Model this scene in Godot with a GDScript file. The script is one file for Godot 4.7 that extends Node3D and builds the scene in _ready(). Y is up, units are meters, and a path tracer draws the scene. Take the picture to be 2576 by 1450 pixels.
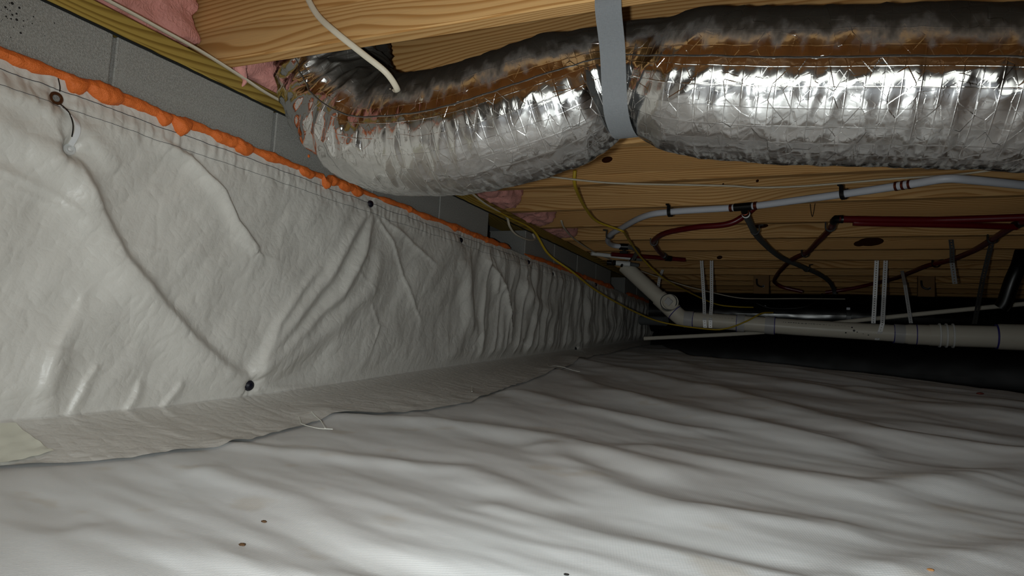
extends Node3D
# A crawl space under a house: block wall with a white liner, white ground liner, joists, foil duct, pipes and cables.
# The camera stands at the origin; y = 0 is the height of the lens, the ground lies about 0.2 m below it.

const WX := -1.157          # inner face of the block wall
const JY := 0.57            # underside of the joists
const TOP := 0.405          # upper edge of the wall liner

var rng := RandomNumberGenerator.new()
var M := {}
var noise_a: FastNoiseLite
var noise_b: FastNoiseLite
var noise_c: FastNoiseLite

# ---------------------------------------------------------------- naming
func thing(called: String, label: String, category: String, at := Vector3.ZERO, group := "") -> Node3D:
	var o := Node3D.new()
	o.name = called
	o.position = at
	add_child(o, true)
	tag(o, label, category, group)
	return o

func tag(o: Node, label: String, category := "", group := "", kind := "") -> void:
	if label != "": o.set_meta("label", label)
	if category != "": o.set_meta("category", category)
	if group != "": o.set_meta("group", group)
	if kind != "": o.set_meta("kind", kind)

func world_offset(n: Node) -> Vector3:
	var p := Vector3.ZERO
	var q := n
	while q is Node3D and q != self:
		p += q.position
		q = q.get_parent()
	return p

# mesh given in world coordinates, hung under parent
func part(parent: Node, called: String, mesh: Mesh, mat: Material, label := "", at := Vector3.ZERO) -> MeshInstance3D:
	var o := MeshInstance3D.new()
	o.name = called
	o.mesh = mesh
	o.material_override = mat
	parent.add_child(o, true)
	o.position = at - (world_offset(parent) if parent != self else Vector3.ZERO)
	if label != "": o.set_meta("label", label)
	return o

func solo(called: String, mesh: Mesh, mat: Material, label: String, category: String, group := "") -> MeshInstance3D:
	var o := part(self, called, mesh, mat)
	tag(o, label, category, group)
	return o

func structure(called: String, mesh: Mesh, mat: Material) -> MeshInstance3D:
	var o := part(self, called, mesh, mat)
	o.set_meta("kind", "structure")
	return o

# ---------------------------------------------------------------- meshes
func mesh_of(v: PackedVector3Array, uv: PackedVector2Array, idx: PackedInt32Array, nrm := PackedVector3Array(), col := PackedColorArray()) -> ArrayMesh:
	if nrm.is_empty():
		nrm.resize(v.size())
		for i in range(0, idx.size(), 3):
			var a := idx[i]
			var b := idx[i + 1]
			var c := idx[i + 2]
			var n := (v[c] - v[a]).cross(v[b] - v[a])
			nrm[a] += n
			nrm[b] += n
			nrm[c] += n
		for i in nrm.size():
			nrm[i] = nrm[i].normalized()
	var arr := []
	arr.resize(Mesh.ARRAY_MAX)
	arr[Mesh.ARRAY_VERTEX] = v
	arr[Mesh.ARRAY_NORMAL] = nrm
	arr[Mesh.ARRAY_TEX_UV] = uv
	if not col.is_empty(): arr[Mesh.ARRAY_COLOR] = col
	arr[Mesh.ARRAY_INDEX] = idx
	var m := ArrayMesh.new()
	m.add_surface_from_arrays(Mesh.PRIMITIVE_TRIANGLES, arr)
	return m

# nu columns by nv rows, point (i, j) at j * nu + i
func grid(v: PackedVector3Array, uv: PackedVector2Array, nu: int, nv: int, flip := false, col := PackedColorArray()) -> ArrayMesh:
	var idx := PackedInt32Array()
	idx.resize((nu - 1) * (nv - 1) * 6)
	var k := 0
	for j in nv - 1:
		for i in nu - 1:
			var a := j * nu + i
			var b := a + 1
			var c := a + nu
			var d := c + 1
			if flip:
				idx[k] = a; idx[k + 1] = c; idx[k + 2] = b; idx[k + 3] = b; idx[k + 4] = c; idx[k + 5] = d
			else:
				idx[k] = a; idx[k + 1] = b; idx[k + 2] = c; idx[k + 3] = b; idx[k + 4] = d; idx[k + 5] = c
			k += 6
	return mesh_of(v, uv, idx, PackedVector3Array(), col)

func smooth_path(p: Array, per := 8) -> Array:
	var out := []
	var n := p.size()
	if n < 3: 
		return p
	for i in n - 1:
		var a: Vector3 = p[max(i - 1, 0)]
		var b: Vector3 = p[i]
		var c: Vector3 = p[i + 1]
		var d: Vector3 = p[min(i + 2, n - 1)]
		for k in per:
			var t := float(k) / per
			out.append(b.cubic_interpolate(c, a, d, t))
	out.append(p[n - 1])
	return out

# frames along a path: [tangents, sides, ups]
func frames(p: Array) -> Array:
	var tt := []
	var ss := []
	var uu := []
	var n := p.size()
	var u := Vector3.UP
	for i in n:
		var t: Vector3 = (p[min(i + 1, n - 1)] - p[max(i - 1, 0)]).normalized()
		if i == 0:
			if absf(t.y) > 0.9: u = Vector3(0, 0, 1)
		u = (u - t * u.dot(t)).normalized()
		tt.append(t)
		uu.append(u)
		ss.append(t.cross(u))
	return [tt, ss, uu]

# a round tube, radius a number or one per point; flat squeezes its height (cables of two cores)
func tube(p: Array, r, sides := 10, caps := true, flat := 1.0) -> ArrayMesh:
	var f := frames(p)
	var v := PackedVector3Array()
	var uv := PackedVector2Array()
	var idx := PackedInt32Array()
	var n := p.size()
	var run := 0.0
	for i in n:
		if i > 0: run += (p[i] - p[i - 1]).length()
		var rad: float = r[i] if r is Array else r
		for k in sides + 1:
			var a := TAU * k / sides
			v.append(p[i] + f[1][i] * (cos(a) * rad) + f[2][i] * (sin(a) * rad * flat))
			uv.append(Vector2(run, float(k) / sides * TAU * rad))
	for i in n - 1:
		for k in sides:
			var a := i * (sides + 1) + k
			var b := a + sides + 1
			idx.append_array(PackedInt32Array([a, b, a + 1, a + 1, b, b + 1]))
	var side := mesh_of(v, uv, idx)
	if not caps: return side
	var st := SurfaceTool.new()
	st.begin(Mesh.PRIMITIVE_TRIANGLES)
	st.append_from(side, 0, Transform3D())
	for e in 2:
		var i: int = 0 if e == 0 else n - 1
		var cv := PackedVector3Array([p[i]])
		var cu := PackedVector2Array([Vector2.ZERO])
		var ci := PackedInt32Array()
		for k in sides:
			var a := TAU * k / sides
			var rad: float = r[i] if r is Array else r
			cv.append(p[i] + f[1][i] * (cos(a) * rad) + f[2][i] * (sin(a) * rad * flat))
			cu.append(Vector2(cos(a) * rad, sin(a) * rad))
		for k in sides:
			var x := 1 + k
			var y := 1 + (k + 1) % sides
			if e == 0: ci.append_array(PackedInt32Array([0, x, y]))
			else: ci.append_array(PackedInt32Array([0, y, x]))
		st.append_from(mesh_of(cv, cu, ci), 0, Transform3D())
	return st.commit()

# profile of Vector2(radius, height) turned about the axis from a to a + dir
func lathe(profile: Array, a: Vector3, dir: Vector3, sides := 24) -> ArrayMesh:
	var d := dir.normalized()
	var s := d.cross(Vector3.UP if absf(d.y) < 0.9 else Vector3.RIGHT).normalized()
	var u := s.cross(d)
	var v := PackedVector3Array()
	var uv := PackedVector2Array()
	var idx := PackedInt32Array()
	var n := profile.size()
	# each ring pair has its own vertices so that edges stay crisp
	for i in n - 1:
		for e in 2:
			var q: Vector2 = profile[i + e]
			for k in sides + 1:
				var ang := TAU * k / sides
				v.append(a + d * q.y + (s * cos(ang) + u * sin(ang)) * q.x)
				uv.append(Vector2(ang * q.x, q.y))
		var o := i * 2 * (sides + 1)
		for k in sides:
			var x := o + k
			var y := x + sides + 1
			idx.append_array(PackedInt32Array([x, x + 1, y, x + 1, y + 1, y]))
	return mesh_of(v, uv, idx)

# box with chamfered edges; uv in metres with u along the box's x axis
func box(lo: Vector3, hi: Vector3, ch := 0.003, uvo := Vector2.ZERO, xf := Transform3D()) -> ArrayMesh:
	var c := (lo + hi) / 2
	var h := (hi - lo) / 2
	ch = minf(ch, minf(h.x, minf(h.y, h.z)) * 0.9)
	var v := PackedVector3Array()
	var uv := PackedVector2Array()
	var idx := PackedInt32Array()
	var nn := PackedVector3Array()
	var quads := []
	for ax in 3:
		for sg in [-1.0, 1.0]:
			var b := (ax + 1) % 3
			var d := (ax + 2) % 3
			var q := []
			for cc in [[-1, -1], [1, -1], [1, 1], [-1, 1]]:
				var pt := Vector3.ZERO
				pt[ax] = h[ax] * sg
				pt[b] = (h[b] - ch) * cc[0]
				pt[d] = (h[d] - ch) * cc[1]
				q.append(pt)
			quads.append(q)
		# chamfers along this axis
		var b2 := (ax + 1) % 3
		var d2 := (ax + 2) % 3
		for s1 in [-1.0, 1.0]:
			for s2 in [-1.0, 1.0]:
				var q2 := []
				for cc in [[-1, 0], [1, 0], [1, 1], [-1, 1]]:
					var pt := Vector3.ZERO
					pt[ax] = (h[ax] - ch) * cc[0]
					pt[b2] = (h[b2] - (ch if cc[1] == 1 else 0.0)) * s1
					pt[d2] = (h[d2] - (0.0 if cc[1] == 1 else ch)) * s2
					q2.append(pt)
				quads.append(q2)
	for q in quads:
		var n: Vector3 = (q[2] - q[0]).cross(q[1] - q[0])
		var mid: Vector3 = (q[0] + q[1] + q[2] + q[3]) / 4
		var order := [0, 1, 2, 3]
		if n.dot(mid) < 0:
			order = [3, 2, 1, 0]
			n = -n
		n = n.normalized()
		var base := v.size()
		for k in order:
			var pt: Vector3 = q[k]
			var w := c + pt
			v.append(xf * w)
			nn.append((xf.basis * n).normalized())
			if absf(n.x) > 0.9: uv.append(Vector2(pt.z, pt.y) + uvo)
			elif absf(n.y) > 0.7: uv.append(Vector2(w.x, pt.z + h.y * 1.3) + uvo)
			else: uv.append(Vector2(w.x, pt.y) + uvo)
		idx.append_array(PackedInt32Array([base, base + 1, base + 2, base, base + 2, base + 3]))
	# corners
	for sx in [-1.0, 1.0]:
		for sy in [-1.0, 1.0]:
			for sz in [-1.0, 1.0]:
				var t := [Vector3(h.x * sx, (h.y - ch) * sy, (h.z - ch) * sz), Vector3((h.x - ch) * sx, h.y * sy, (h.z - ch) * sz), Vector3((h.x - ch) * sx, (h.y - ch) * sy, h.z * sz)]
				var n2: Vector3 = (t[2] - t[0]).cross(t[1] - t[0])
				if n2.dot(t[0]) < 0:
					t = [t[0], t[2], t[1]]
					n2 = -n2
				var base2 := v.size()
				for k in 3:
					v.append(xf * (c + t[k]))
					nn.append((xf.basis * n2).normalized())
					uv.append(Vector2(t[k].x + c.x, t[k].y) + uvo)
				idx.append_array(PackedInt32Array([base2, base2 + 1, base2 + 2]))
	return mesh_of(v, uv, idx, nn)

func join(list: Array) -> ArrayMesh:
	var st := SurfaceTool.new()
	st.begin(Mesh.PRIMITIVE_TRIANGLES)
	for m in list:
		st.append_from(m, 0, Transform3D())
	return st.commit()

# flat strap along a path: width along side, with holes every pitch (0 for none)
func strip(p: Array, side: Vector3, width: float, thick: float) -> ArrayMesh:
	var v := PackedVector3Array()
	var uv := PackedVector2Array()
	var idx := PackedInt32Array()
	var run := 0.0
	var n := p.size()
	for i in n:
		if i > 0: run += (p[i] - p[i - 1]).length()
		var t: Vector3 = (p[min(i + 1, n - 1)] - p[max(i - 1, 0)]).normalized()
		var nr := side.cross(t).normalized()
		for c in [[-0.5, -0.5], [0.5, -0.5], [0.5, 0.5], [-0.5, 0.5], [-0.5, -0.5]]:
			v.append(p[i] + side * (width * c[0]) + nr * (thick * c[1]))
			uv.append(Vector2(run, width * (c[0] + 0.5)))
	for i in n - 1:
		for k in 4:
			var a := i * 5 + k
			var b := a + 5
			idx.append_array(PackedInt32Array([a, a + 1, b, a + 1, b + 1, b]))
	idx.append_array(PackedInt32Array([0, 2, 1, 0, 3, 2]))
	var e := (n - 1) * 5
	idx.append_array(PackedInt32Array([e, e + 1, e + 2, e, e + 2, e + 3]))
	# flat shaded
	var st := SurfaceTool.new()
	st.begin(Mesh.PRIMITIVE_TRIANGLES)
	st.set_smooth_group(-1)
	for i in idx:
		st.set_uv(uv[i])
		st.add_vertex(v[i])
	st.generate_normals()
	return st.commit()

# perforated steel hanger strap from a to b (then on along tail), real round holes
func perforated(p: Array, side: Vector3, width := 0.019, pitch := 0.0135) -> ArrayMesh:
	var v := PackedVector3Array()
	var uv := PackedVector2Array()
	var idx := PackedInt32Array()
	var seg := []
	for i in p.size() - 1:
		var a: Vector3 = p[i]
		var b: Vector3 = p[i + 1]
		var cnt: int = max(1, int(round((b - a).length() / pitch)))
		for k in cnt:
			seg.append([a.lerp(b, float(k) / cnt), a.lerp(b, float(k + 1) / cnt)])
	for s in seg:
		var a: Vector3 = s[0]
		var b: Vector3 = s[1]
		var m := (a + b) / 2
		var along := (b - a).normalized()
		var half := (b - a).length() / 2
		var nr := side.cross(along).normalized() * 0.0006
		for face in 2:
			var off := nr if face == 0 else -nr
			var base := v.size()
			var outer := [Vector2(1, 0), Vector2(1, 1), Vector2(0, 1), Vector2(-1, 1), Vector2(-1, 0), Vector2(-1, -1), Vector2(0, -1), Vector2(1, -1)]
			for k in 8:
				var o: Vector2 = outer[k]
				v.append(m + side * (o.x * width / 2) + along * (o.y * half) + off)
				uv.append(Vector2(o.x * width / 2, o.y * half))
				var an := TAU * k / 8
				v.append(m + (side * cos(an) + along * sin(an)) * 0.0031 + off)
				uv.append(Vector2(cos(an), sin(an)) * 0.003)
			for k in 8:
				var o0 := base + k * 2
				var o1 := base + ((k + 1) % 8) * 2
				if face == 0: idx.append_array(PackedInt32Array([o0, o1, o0 + 1, o1, o1 + 1, o0 + 1]))
				else: idx.append_array(PackedInt32Array([o0, o0 + 1, o1, o1, o0 + 1, o1 + 1]))
	return mesh_of(v, uv, idx)

# ---------------------------------------------------------------- materials
func mat(c: Color, rough := 0.7, metal := 0.0) -> StandardMaterial3D:
	var m := StandardMaterial3D.new()
	m.albedo_color = c
	m.roughness = rough
	m.metallic = metal
	return m

func noise(type: int, freq: float, oct := 4, sd := 1, fr := FastNoiseLite.FRACTAL_FBM) -> FastNoiseLite:
	var n := FastNoiseLite.new()
	n.noise_type = type
	n.frequency = freq
	n.fractal_octaves = oct
	n.fractal_type = fr
	n.seed = sd
	return n

func wood_image(early: Color, late: Color, sd: int) -> ImageTexture:
	var w := 1024
	var h := 512
	var n := noise(FastNoiseLite.TYPE_SIMPLEX_SMOOTH, 1.0, 2, sd)
	var fine := noise(FastNoiseLite.TYPE_SIMPLEX_SMOOTH, 1.0, 2, sd + 7)
	var data := PackedByteArray()
	data.resize(w * h * 3)
	var warp := PackedFloat32Array()
	var k := 0
	for y in h:
		var v := float(y) / h
		for x in w:
			var u := float(x) / w
			# blend the two ends so that the board repeats along its length
			var bl := clampf((u - 0.85) / 0.15, 0.0, 1.0)
			var a := n.get_noise_2d(u * 1.3, v * 1.5)
			if bl > 0.0: a = lerpf(a, n.get_noise_2d((u - 1.0) * 1.3, v * 1.5), bl)
			var ring := v * 34.0 + a * 5.0
			var f := ring - floorf(ring)
			var l := smoothstep(0.35, 0.88, f) * (1.0 - smoothstep(0.9, 1.0, f))
			var g := fine.get_noise_2d(u * 14.0, v * 230.0)
			l = clampf(l * 0.85 + g * 0.22, 0.0, 1.0)
			var s := 1.0 + 0.07 * g + 0.10 * a
			var c := early.lerp(late, l)
			data[k] = int(clampf(c.r * s, 0, 1) * 255)
			data[k + 1] = int(clampf(c.g * s, 0, 1) * 255)
			data[k + 2] = int(clampf(c.b * s, 0, 1) * 255)
			k += 3
	return ImageTexture.create_from_image(Image.create_from_data(w, h, false, Image.FORMAT_RGB8, data))

func wood_mat(early: Color, late: Color, sd: int) -> StandardMaterial3D:
	var m := mat(Color.WHITE, 0.75)
	m.albedo_texture = wood_image(early, late, sd)
	m.uv1_scale = Vector3(1.0 / 1.6, 1.0 / 0.32, 1)
	m.metallic_specular = 0.35
	return m

func ntex(n: FastNoiseLite, size: int, lo := Color.BLACK, hi := Color.WHITE) -> NoiseTexture2D:
	var t := NoiseTexture2D.new()
	t.width = size
	t.height = size
	t.seamless = true
	t.noise = n
	if lo != Color.BLACK or hi != Color.WHITE:
		var g := Gradient.new()
		g.offsets = PackedFloat32Array([0.0, 1.0])
		g.colors = PackedColorArray([lo, hi])
		t.color_ramp = g
	return t

func weave_image() -> ImageTexture:
	# woven reinforcing threads: over and under ridges, 16 threads across the picture
	var w := 256
	var im := Image.create(w, w, false, Image.FORMAT_RGB8)
	var n := noise(FastNoiseLite.TYPE_SIMPLEX_SMOOTH, 0.02, 2, 5)
	for y in w:
		for x in w:
			var a := 0.5 + 0.5 * cos(TAU * x / 16.0)
			var b := 0.5 + 0.5 * cos(TAU * y / 16.0)
			var g := 0.35 * a * a + 0.8 * pow(b, 3.0) * (0.7 + 0.3 * n.get_noise_2d(x, y))
			im.set_pixel(x, y, Color(g, g, g))
	return ImageTexture.create_from_image(im)

# heights in millimetres over 0.32 m along the duct by its whole girth of 0.848 m
func foil_height() -> ImageTexture:
	var w := 512
	var h := 1024
	var g := RandomNumberGenerator.new()
	g.seed = 77
	var out := PackedFloat32Array()
	out.resize(w * h)
	for pass_no in 2:
		var cu := 14 if pass_no == 0 else 30       # cells along the duct, taller than wide
		var cv := 20 if pass_no == 0 else 60
		var tilt := 0.03 if pass_no == 0 else 0.014
		var cells := []
		for k in cu * cv:
			cells.append([g.randf(), g.randf(), g.randf_range(-1, 1) * tilt, g.randf_range(-1, 1) * tilt * 0.5, g.randf_range(-1, 1) * 0.02])
		var su := 320.0 / cu
		var sv := 848.0 / cv
		for y in h:
			var v := float(y) / h * cv
			var jv := int(v)
			for x in w:
				var u := float(x) / w * cu
				var iu := int(u)
				var best := 99.0
				var hh := 0.0
				for dj in range(-1, 2):
					for di in range(-1, 2):
						var c: Array = cells[posmod(jv + dj, cv) * cu + posmod(iu + di, cu)]
						var ex: float = u - (iu + di + c[0])
						var ey: float = v - (jv + dj + c[1])
						var d := ex * ex + ey * ey
						if d < best:
							best = d
							hh = c[4] + ex * su * c[2] + ey * sv * c[3]
				out[y * w + x] += hh
	for y in h:
		var gv := absf(fposmod(float(y) / h * 26.0, 1.0) - 0.5)
		for x in w:
			var gu := absf(fposmod(float(x) / w * 13.0, 1.0) - 0.5)
			out[y * w + x] += 0.22 * exp(-pow(gu / 0.025, 2.0)) + 0.22 * exp(-pow(gv / 0.025, 2.0)) + 1.0
	return ImageTexture.create_from_image(Image.create_from_data(w, h, false, Image.FORMAT_RF, out.to_byte_array()))

func foil_colour() -> Array:
	var w := 256
	var h := 512
	var n := noise(FastNoiseLite.TYPE_SIMPLEX, 1.0, 4, 91)
	var col := PackedByteArray()
	var rm := PackedByteArray()
	for y in h:
		var a := 360.0 * y / h
		for x in w:
			var an := TAU * x / w
			var q := n.get_noise_3d(cos(an) * 1.2, sin(an) * 1.2, y * 0.02)
			var q2 := n.get_noise_3d(cos(an) * 4.0, sin(an) * 4.0, y * 0.03 + 40.0)
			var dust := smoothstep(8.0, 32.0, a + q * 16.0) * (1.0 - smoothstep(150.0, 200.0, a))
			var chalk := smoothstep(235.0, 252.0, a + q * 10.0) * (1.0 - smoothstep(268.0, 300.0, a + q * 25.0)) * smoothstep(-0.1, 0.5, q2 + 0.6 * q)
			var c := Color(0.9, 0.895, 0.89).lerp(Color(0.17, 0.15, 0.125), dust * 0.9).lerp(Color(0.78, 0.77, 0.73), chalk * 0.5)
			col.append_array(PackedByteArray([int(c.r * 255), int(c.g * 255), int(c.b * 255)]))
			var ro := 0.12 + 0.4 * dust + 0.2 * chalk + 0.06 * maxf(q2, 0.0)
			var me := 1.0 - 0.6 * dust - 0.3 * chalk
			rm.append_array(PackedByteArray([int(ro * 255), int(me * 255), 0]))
	return [ImageTexture.create_from_image(Image.create_from_data(w, h, false, Image.FORMAT_RGB8, col)), ImageTexture.create_from_image(Image.create_from_data(w, h, false, Image.FORMAT_RGB8, rm))]

func make_materials() -> void:
	M.pine = wood_mat(Color(0.80, 0.635, 0.42), Color(0.64, 0.45, 0.24), 3)
	M.pine_b = wood_mat(Color(0.77, 0.60, 0.385), Color(0.60, 0.41, 0.21), 21)
	M.treated = wood_mat(Color(0.63, 0.53, 0.26), Color(0.43, 0.33, 0.12), 11)
	M.knot = mat(Color(0.2, 0.1, 0.05), 0.95)
	M.knot.metallic_specular = 0.1
	M.block = mat(Color(0.65, 0.645, 0.625), 0.95)
	M.block.albedo_texture = ntex(noise(FastNoiseLite.TYPE_SIMPLEX, 0.11, 5, 2), 512, Color(0.78, 0.78, 0.77), Color(1, 1, 1))
	M.block.uv1_triplanar = true
	M.block.uv1_world_triplanar = true
	M.block.uv1_scale = Vector3(3.2, 3.2, 3.2)
	M.block.heightmap_enabled = true
	M.block.heightmap_texture = ntex(noise(FastNoiseLite.TYPE_SIMPLEX, 0.3, 4, 9), 512)
	M.block.heightmap_scale = 0.18
	M.mortar = M.block.duplicate()
	M.mortar.albedo_color = Color(0.56, 0.555, 0.54)
	# white sheet, with fine crinkles and the weave of its reinforcing
	M.liner = mat(Color(0.80, 0.785, 0.755), 0.4)
	M.liner.metallic_specular = 0.45
	M.liner.heightmap_enabled = true
	M.liner.heightmap_texture = ntex(noise(FastNoiseLite.TYPE_SIMPLEX, 0.012, 5, 31, FastNoiseLite.FRACTAL_RIDGED), 1024)
	M.liner.heightmap_scale = 0.11
	M.liner.uv1_scale = Vector3(1.6, 1.6, 1)
	M.ground = mat(Color(0.785, 0.79, 0.77), 0.38)
	M.ground.metallic_specular = 0.5
	M.ground.heightmap_enabled = true
	M.ground.heightmap_texture = weave_image()
	M.ground.heightmap_scale = 0.012
	M.ground.uv1_scale = Vector3(20.0, 20.0, 1)
	M.ground_dusty = M.ground.duplicate()
	M.ground_dusty.vertex_color_use_as_albedo = true
	M.ground_dusty.albedo_color = Color(0.87, 0.88, 0.88)
	M.foam = mat(Color(0.86, 0.43, 0.16), 0.65)
	M.foam.heightmap_enabled = true
	M.foam.heightmap_texture = ntex(noise(FastNoiseLite.TYPE_SIMPLEX, 0.05, 4, 4), 512)
	M.foam.heightmap_scale = 0.12
	M.foam.uv1_triplanar = true
	M.foam.uv1_scale = Vector3(12, 12, 12)
	# crumpled foil: sharp facets and the square net of reinforcing threads, dust on top
	M.foil = mat(Color.WHITE, 1.0, 1.0)
	M.foil.heightmap_enabled = true
	M.foil.heightmap_texture = foil_height()
	M.foil.heightmap_scale = 0.1
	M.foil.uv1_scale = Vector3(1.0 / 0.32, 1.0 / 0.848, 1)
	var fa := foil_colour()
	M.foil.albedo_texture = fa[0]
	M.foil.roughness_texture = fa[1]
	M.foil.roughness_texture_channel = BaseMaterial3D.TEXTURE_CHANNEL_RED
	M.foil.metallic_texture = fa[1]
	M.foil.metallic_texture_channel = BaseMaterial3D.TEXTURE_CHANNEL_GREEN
	M.pink = mat(Color(0.87, 0.61, 0.57), 0.95)
	M.pink.rim_enabled = true
	M.pink.rim = 0.4
	M.pink.backlight_enabled = true
	M.pink.backlight = Color(0.2, 0.1, 0.1)
	M.pink.heightmap_enabled = true
	M.pink.heightmap_texture = ntex(noise(FastNoiseLite.TYPE_SIMPLEX, 0.03, 5, 14, FastNoiseLite.FRACTAL_RIDGED), 512)
	M.pink.heightmap_scale = 0.22
	M.pink.uv1_triplanar = true
	M.pink.uv1_scale = Vector3(4, 4, 4)
	M.cable_white = mat(Color(0.80, 0.76, 0.68), 0.5)
	M.cable_yellow = mat(Color(0.72, 0.6, 0.15), 0.45)
	M.cable_black = mat(Color(0.02, 0.02, 0.02), 0.4)
	M.pex_grey = mat(Color(0.76, 0.77, 0.80), 0.4)
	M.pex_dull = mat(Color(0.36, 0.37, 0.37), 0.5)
	M.pex_red = mat(Color(0.36, 0.03, 0.06), 0.35)
	M.pex_white = mat(Color(0.86, 0.86, 0.85), 0.4)
	M.copper = mat(Color(0.42, 0.2, 0.13), 0.4, 0.8)
	M.black = mat(Color(0.015, 0.015, 0.016), 0.35)
	M.pvc = mat(Color(0.80, 0.77, 0.71), 0.35)
	M.pvc_grey = mat(Color(0.70, 0.69, 0.68), 0.35)
	M.primer = mat(Color(0.2, 0.17, 0.5), 0.5)
	M.ink = mat(Color(0.1, 0.09, 0.09), 0.6)
	M.steel = mat(Color(0.9, 0.9, 0.9), 0.45, 0.15)
	M.black_duct = mat(Color(0.012, 0.014, 0.015), 0.22)
	M.black_dull = mat(Color(0.012, 0.014, 0.015), 0.55)
	M.web = mat(Color(0.455, 0.465, 0.475), 0.8)
	M.web.heightmap_enabled = true
	M.web.heightmap_texture = weave_image()
	M.web.heightmap_scale = 0.06
	M.web.uv1_scale = Vector3(22, 22, 1)
	M.web.rim_enabled = true
	M.web.rim = 0.3
	M.thread = mat(Color(0.2, 0.2, 0.24), 0.8)
	M.brass = mat(Color(0.42, 0.3, 0.22), 0.35, 0.9)
	M.pin = mat(Color(0.02, 0.025, 0.09), 0.4)
	M.clear = mat(Color(0.85, 0.86, 0.86, 0.55), 0.12)
	M.clear.transparency = BaseMaterial3D.TRANSPARENCY_ALPHA
	M.film = mat(Color(0.88, 0.88, 0.88), 0.08)
	M.fibre = mat(Color(0.9, 0.9, 0.86), 0.5)
	M.leaf = mat(Color(0.3, 0.2, 0.09), 0.8)
	M.speck = mat(Color(0.06, 0.05, 0.04), 0.8)
	M.soil = mat(Color(0.2, 0.15, 0.11), 1.0)
	M.cleat = mat(Color(0.5, 0.37, 0.22), 0.8)
	M.brown = mat(Color(0.2, 0.12, 0.07), 0.8)
	M.dark_foam = mat(Color(0.05, 0.06, 0.05), 0.9)

# ---------------------------------------------------------------- ground shape
func crest(x: float) -> Vector2:       # (z, height) of the crest that the ground rises to
	var t := [[-1.2, -5.7, 0.07], [-0.45, -3.75, -0.02], [0.2, -3.2, -0.045], [0.9, -2.4, -0.085], [1.6, -2.0, -0.1], [5.0, -1.4, -0.12]]
	for i in t.size() - 1:
		if x < t[i + 1][0] or i == t.size() - 2:
			var f: float = clampf((x - t[i][0]) / (t[i + 1][0] - t[i][0]), 0.0, 1.0)
			f = f * f * (3 - 2 * f) * 0.5 + f * 0.5
			return Vector2(lerpf(t[i][1], t[i + 1][1], f), lerpf(t[i][2], t[i + 1][2], f))
	return Vector2.ZERO

func wall_ground(z: float) -> float:
	var t := [[1.0, -0.2], [-0.5, -0.18], [-0.95, -0.175], [-1.45, -0.152], [-2.03, -0.116], [-2.78, -0.075], [-3.6, -0.03], [-5.5, 0.07], [-8.0, 0.1]]
	for i in t.size() - 1:
		if z >= t[i + 1][0]:
			return lerpf(t[i][1], t[i + 1][1], clampf((t[i][0] - z) / (t[i][0] - t[i + 1][0]), 0.0, 1.0))
	return 0.1

func cove(z: float) -> float:      # how far the wall liner slopes down where it leaves the wall
	return 0.034 * (1.0 - smoothstep(1.6, 3.0, -z))

func ground_base(x: float, z: float) -> float:
	var c := crest(x)
	var y: float
	if z > c.x:
		var u := clampf((-0.5 - z) / (-0.5 - c.x), 0.0, 1.0)
		y = lerpf(-0.228, c.y, pow(u, 1.1))
	else:
		var s := c.x - z
		y = c.y - 0.32 * (1.0 - exp(-s * s * 3.0))
	var b := pow(1.0 - clampf((x - WX) / 0.36, 0.0, 1.0), 1.25)
	return lerpf(y, wall_ground(z) - cove(z), b)

# soft ridges on the ground, each a line of (x, z), half-width and height
var ground_ridges := [
	[[-1.05, -3.2, -0.6, -2.65, -0.225, -2.197, 0.006, -1.847, 0.16, -1.63, 0.5, -1.5, 1.0, -1.45], 0.075, 0.03],
	[[-0.25, -1.25, -0.007, -1.169, 0.114, -1.145, 0.25, -1.26, 0.45, -1.5], 0.05, 0.02],
	[[-0.42, -1.15, -0.352, -1.079, -0.226, -0.953, -0.139, -0.903, 0.05, -0.92], 0.035, 0.013],
	[[-1.0, -1.23, -0.743, -1.3, -0.436, -1.25, -0.2, -1.1], 0.05, 0.017],
	[[-0.926, -0.9, -0.656, -0.93, -0.479, -0.94, -0.3, -0.85], 0.03, 0.012],
	[[-0.8, -0.75, -0.6, -0.7, -0.42, -0.62, -0.2, -0.6], 0.03, 0.008],
	[[-0.7, -0.5, -0.45, -0.5, -0.25, -0.55, 0.0, -0.6], 0.03, 0.008],
	[[-0.9, -2.6, -0.5, -2.0, -0.25, -1.75, 0.1, -1.45], 0.05, 0.018],
	[[-0.8, -1.9, -0.5, -1.65, -0.2, -1.5], 0.045, 0.015],
	[[-0.9, -3.9, -0.4, -3.0, 0.1, -2.4, 0.5, -2.0], 0.07, 0.022],
	[[0.05, -0.75, 0.2, -0.9, 0.4, -1.1], 0.03, 0.01],
	[[-0.35, -0.8, -0.2, -0.75, 0.0, -0.72], 0.025, 0.008],
	[[0.2, -2.5, 0.5, -2.1, 0.9, -1.8], 0.05, 0.02],
	[[-0.2, -3.3, 0.2, -2.8, 0.6, -2.3], 0.05, 0.018],
]

func seg_dist(px: float, py: float, ax: float, ay: float, bx: float, by: float) -> Vector2:
	var dx := bx - ax
	var dy := by - ay
	var t := clampf(((px - ax) * dx + (py - ay) * dy) / (dx * dx + dy * dy), 0.0, 1.0)
	var ex := px - ax - dx * t
	var ey := py - ay - dy * t
	var d := sqrt(ex * ex + ey * ey)
	return Vector2(d if dx * ey - dy * ex >= 0 else -d, t)

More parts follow.
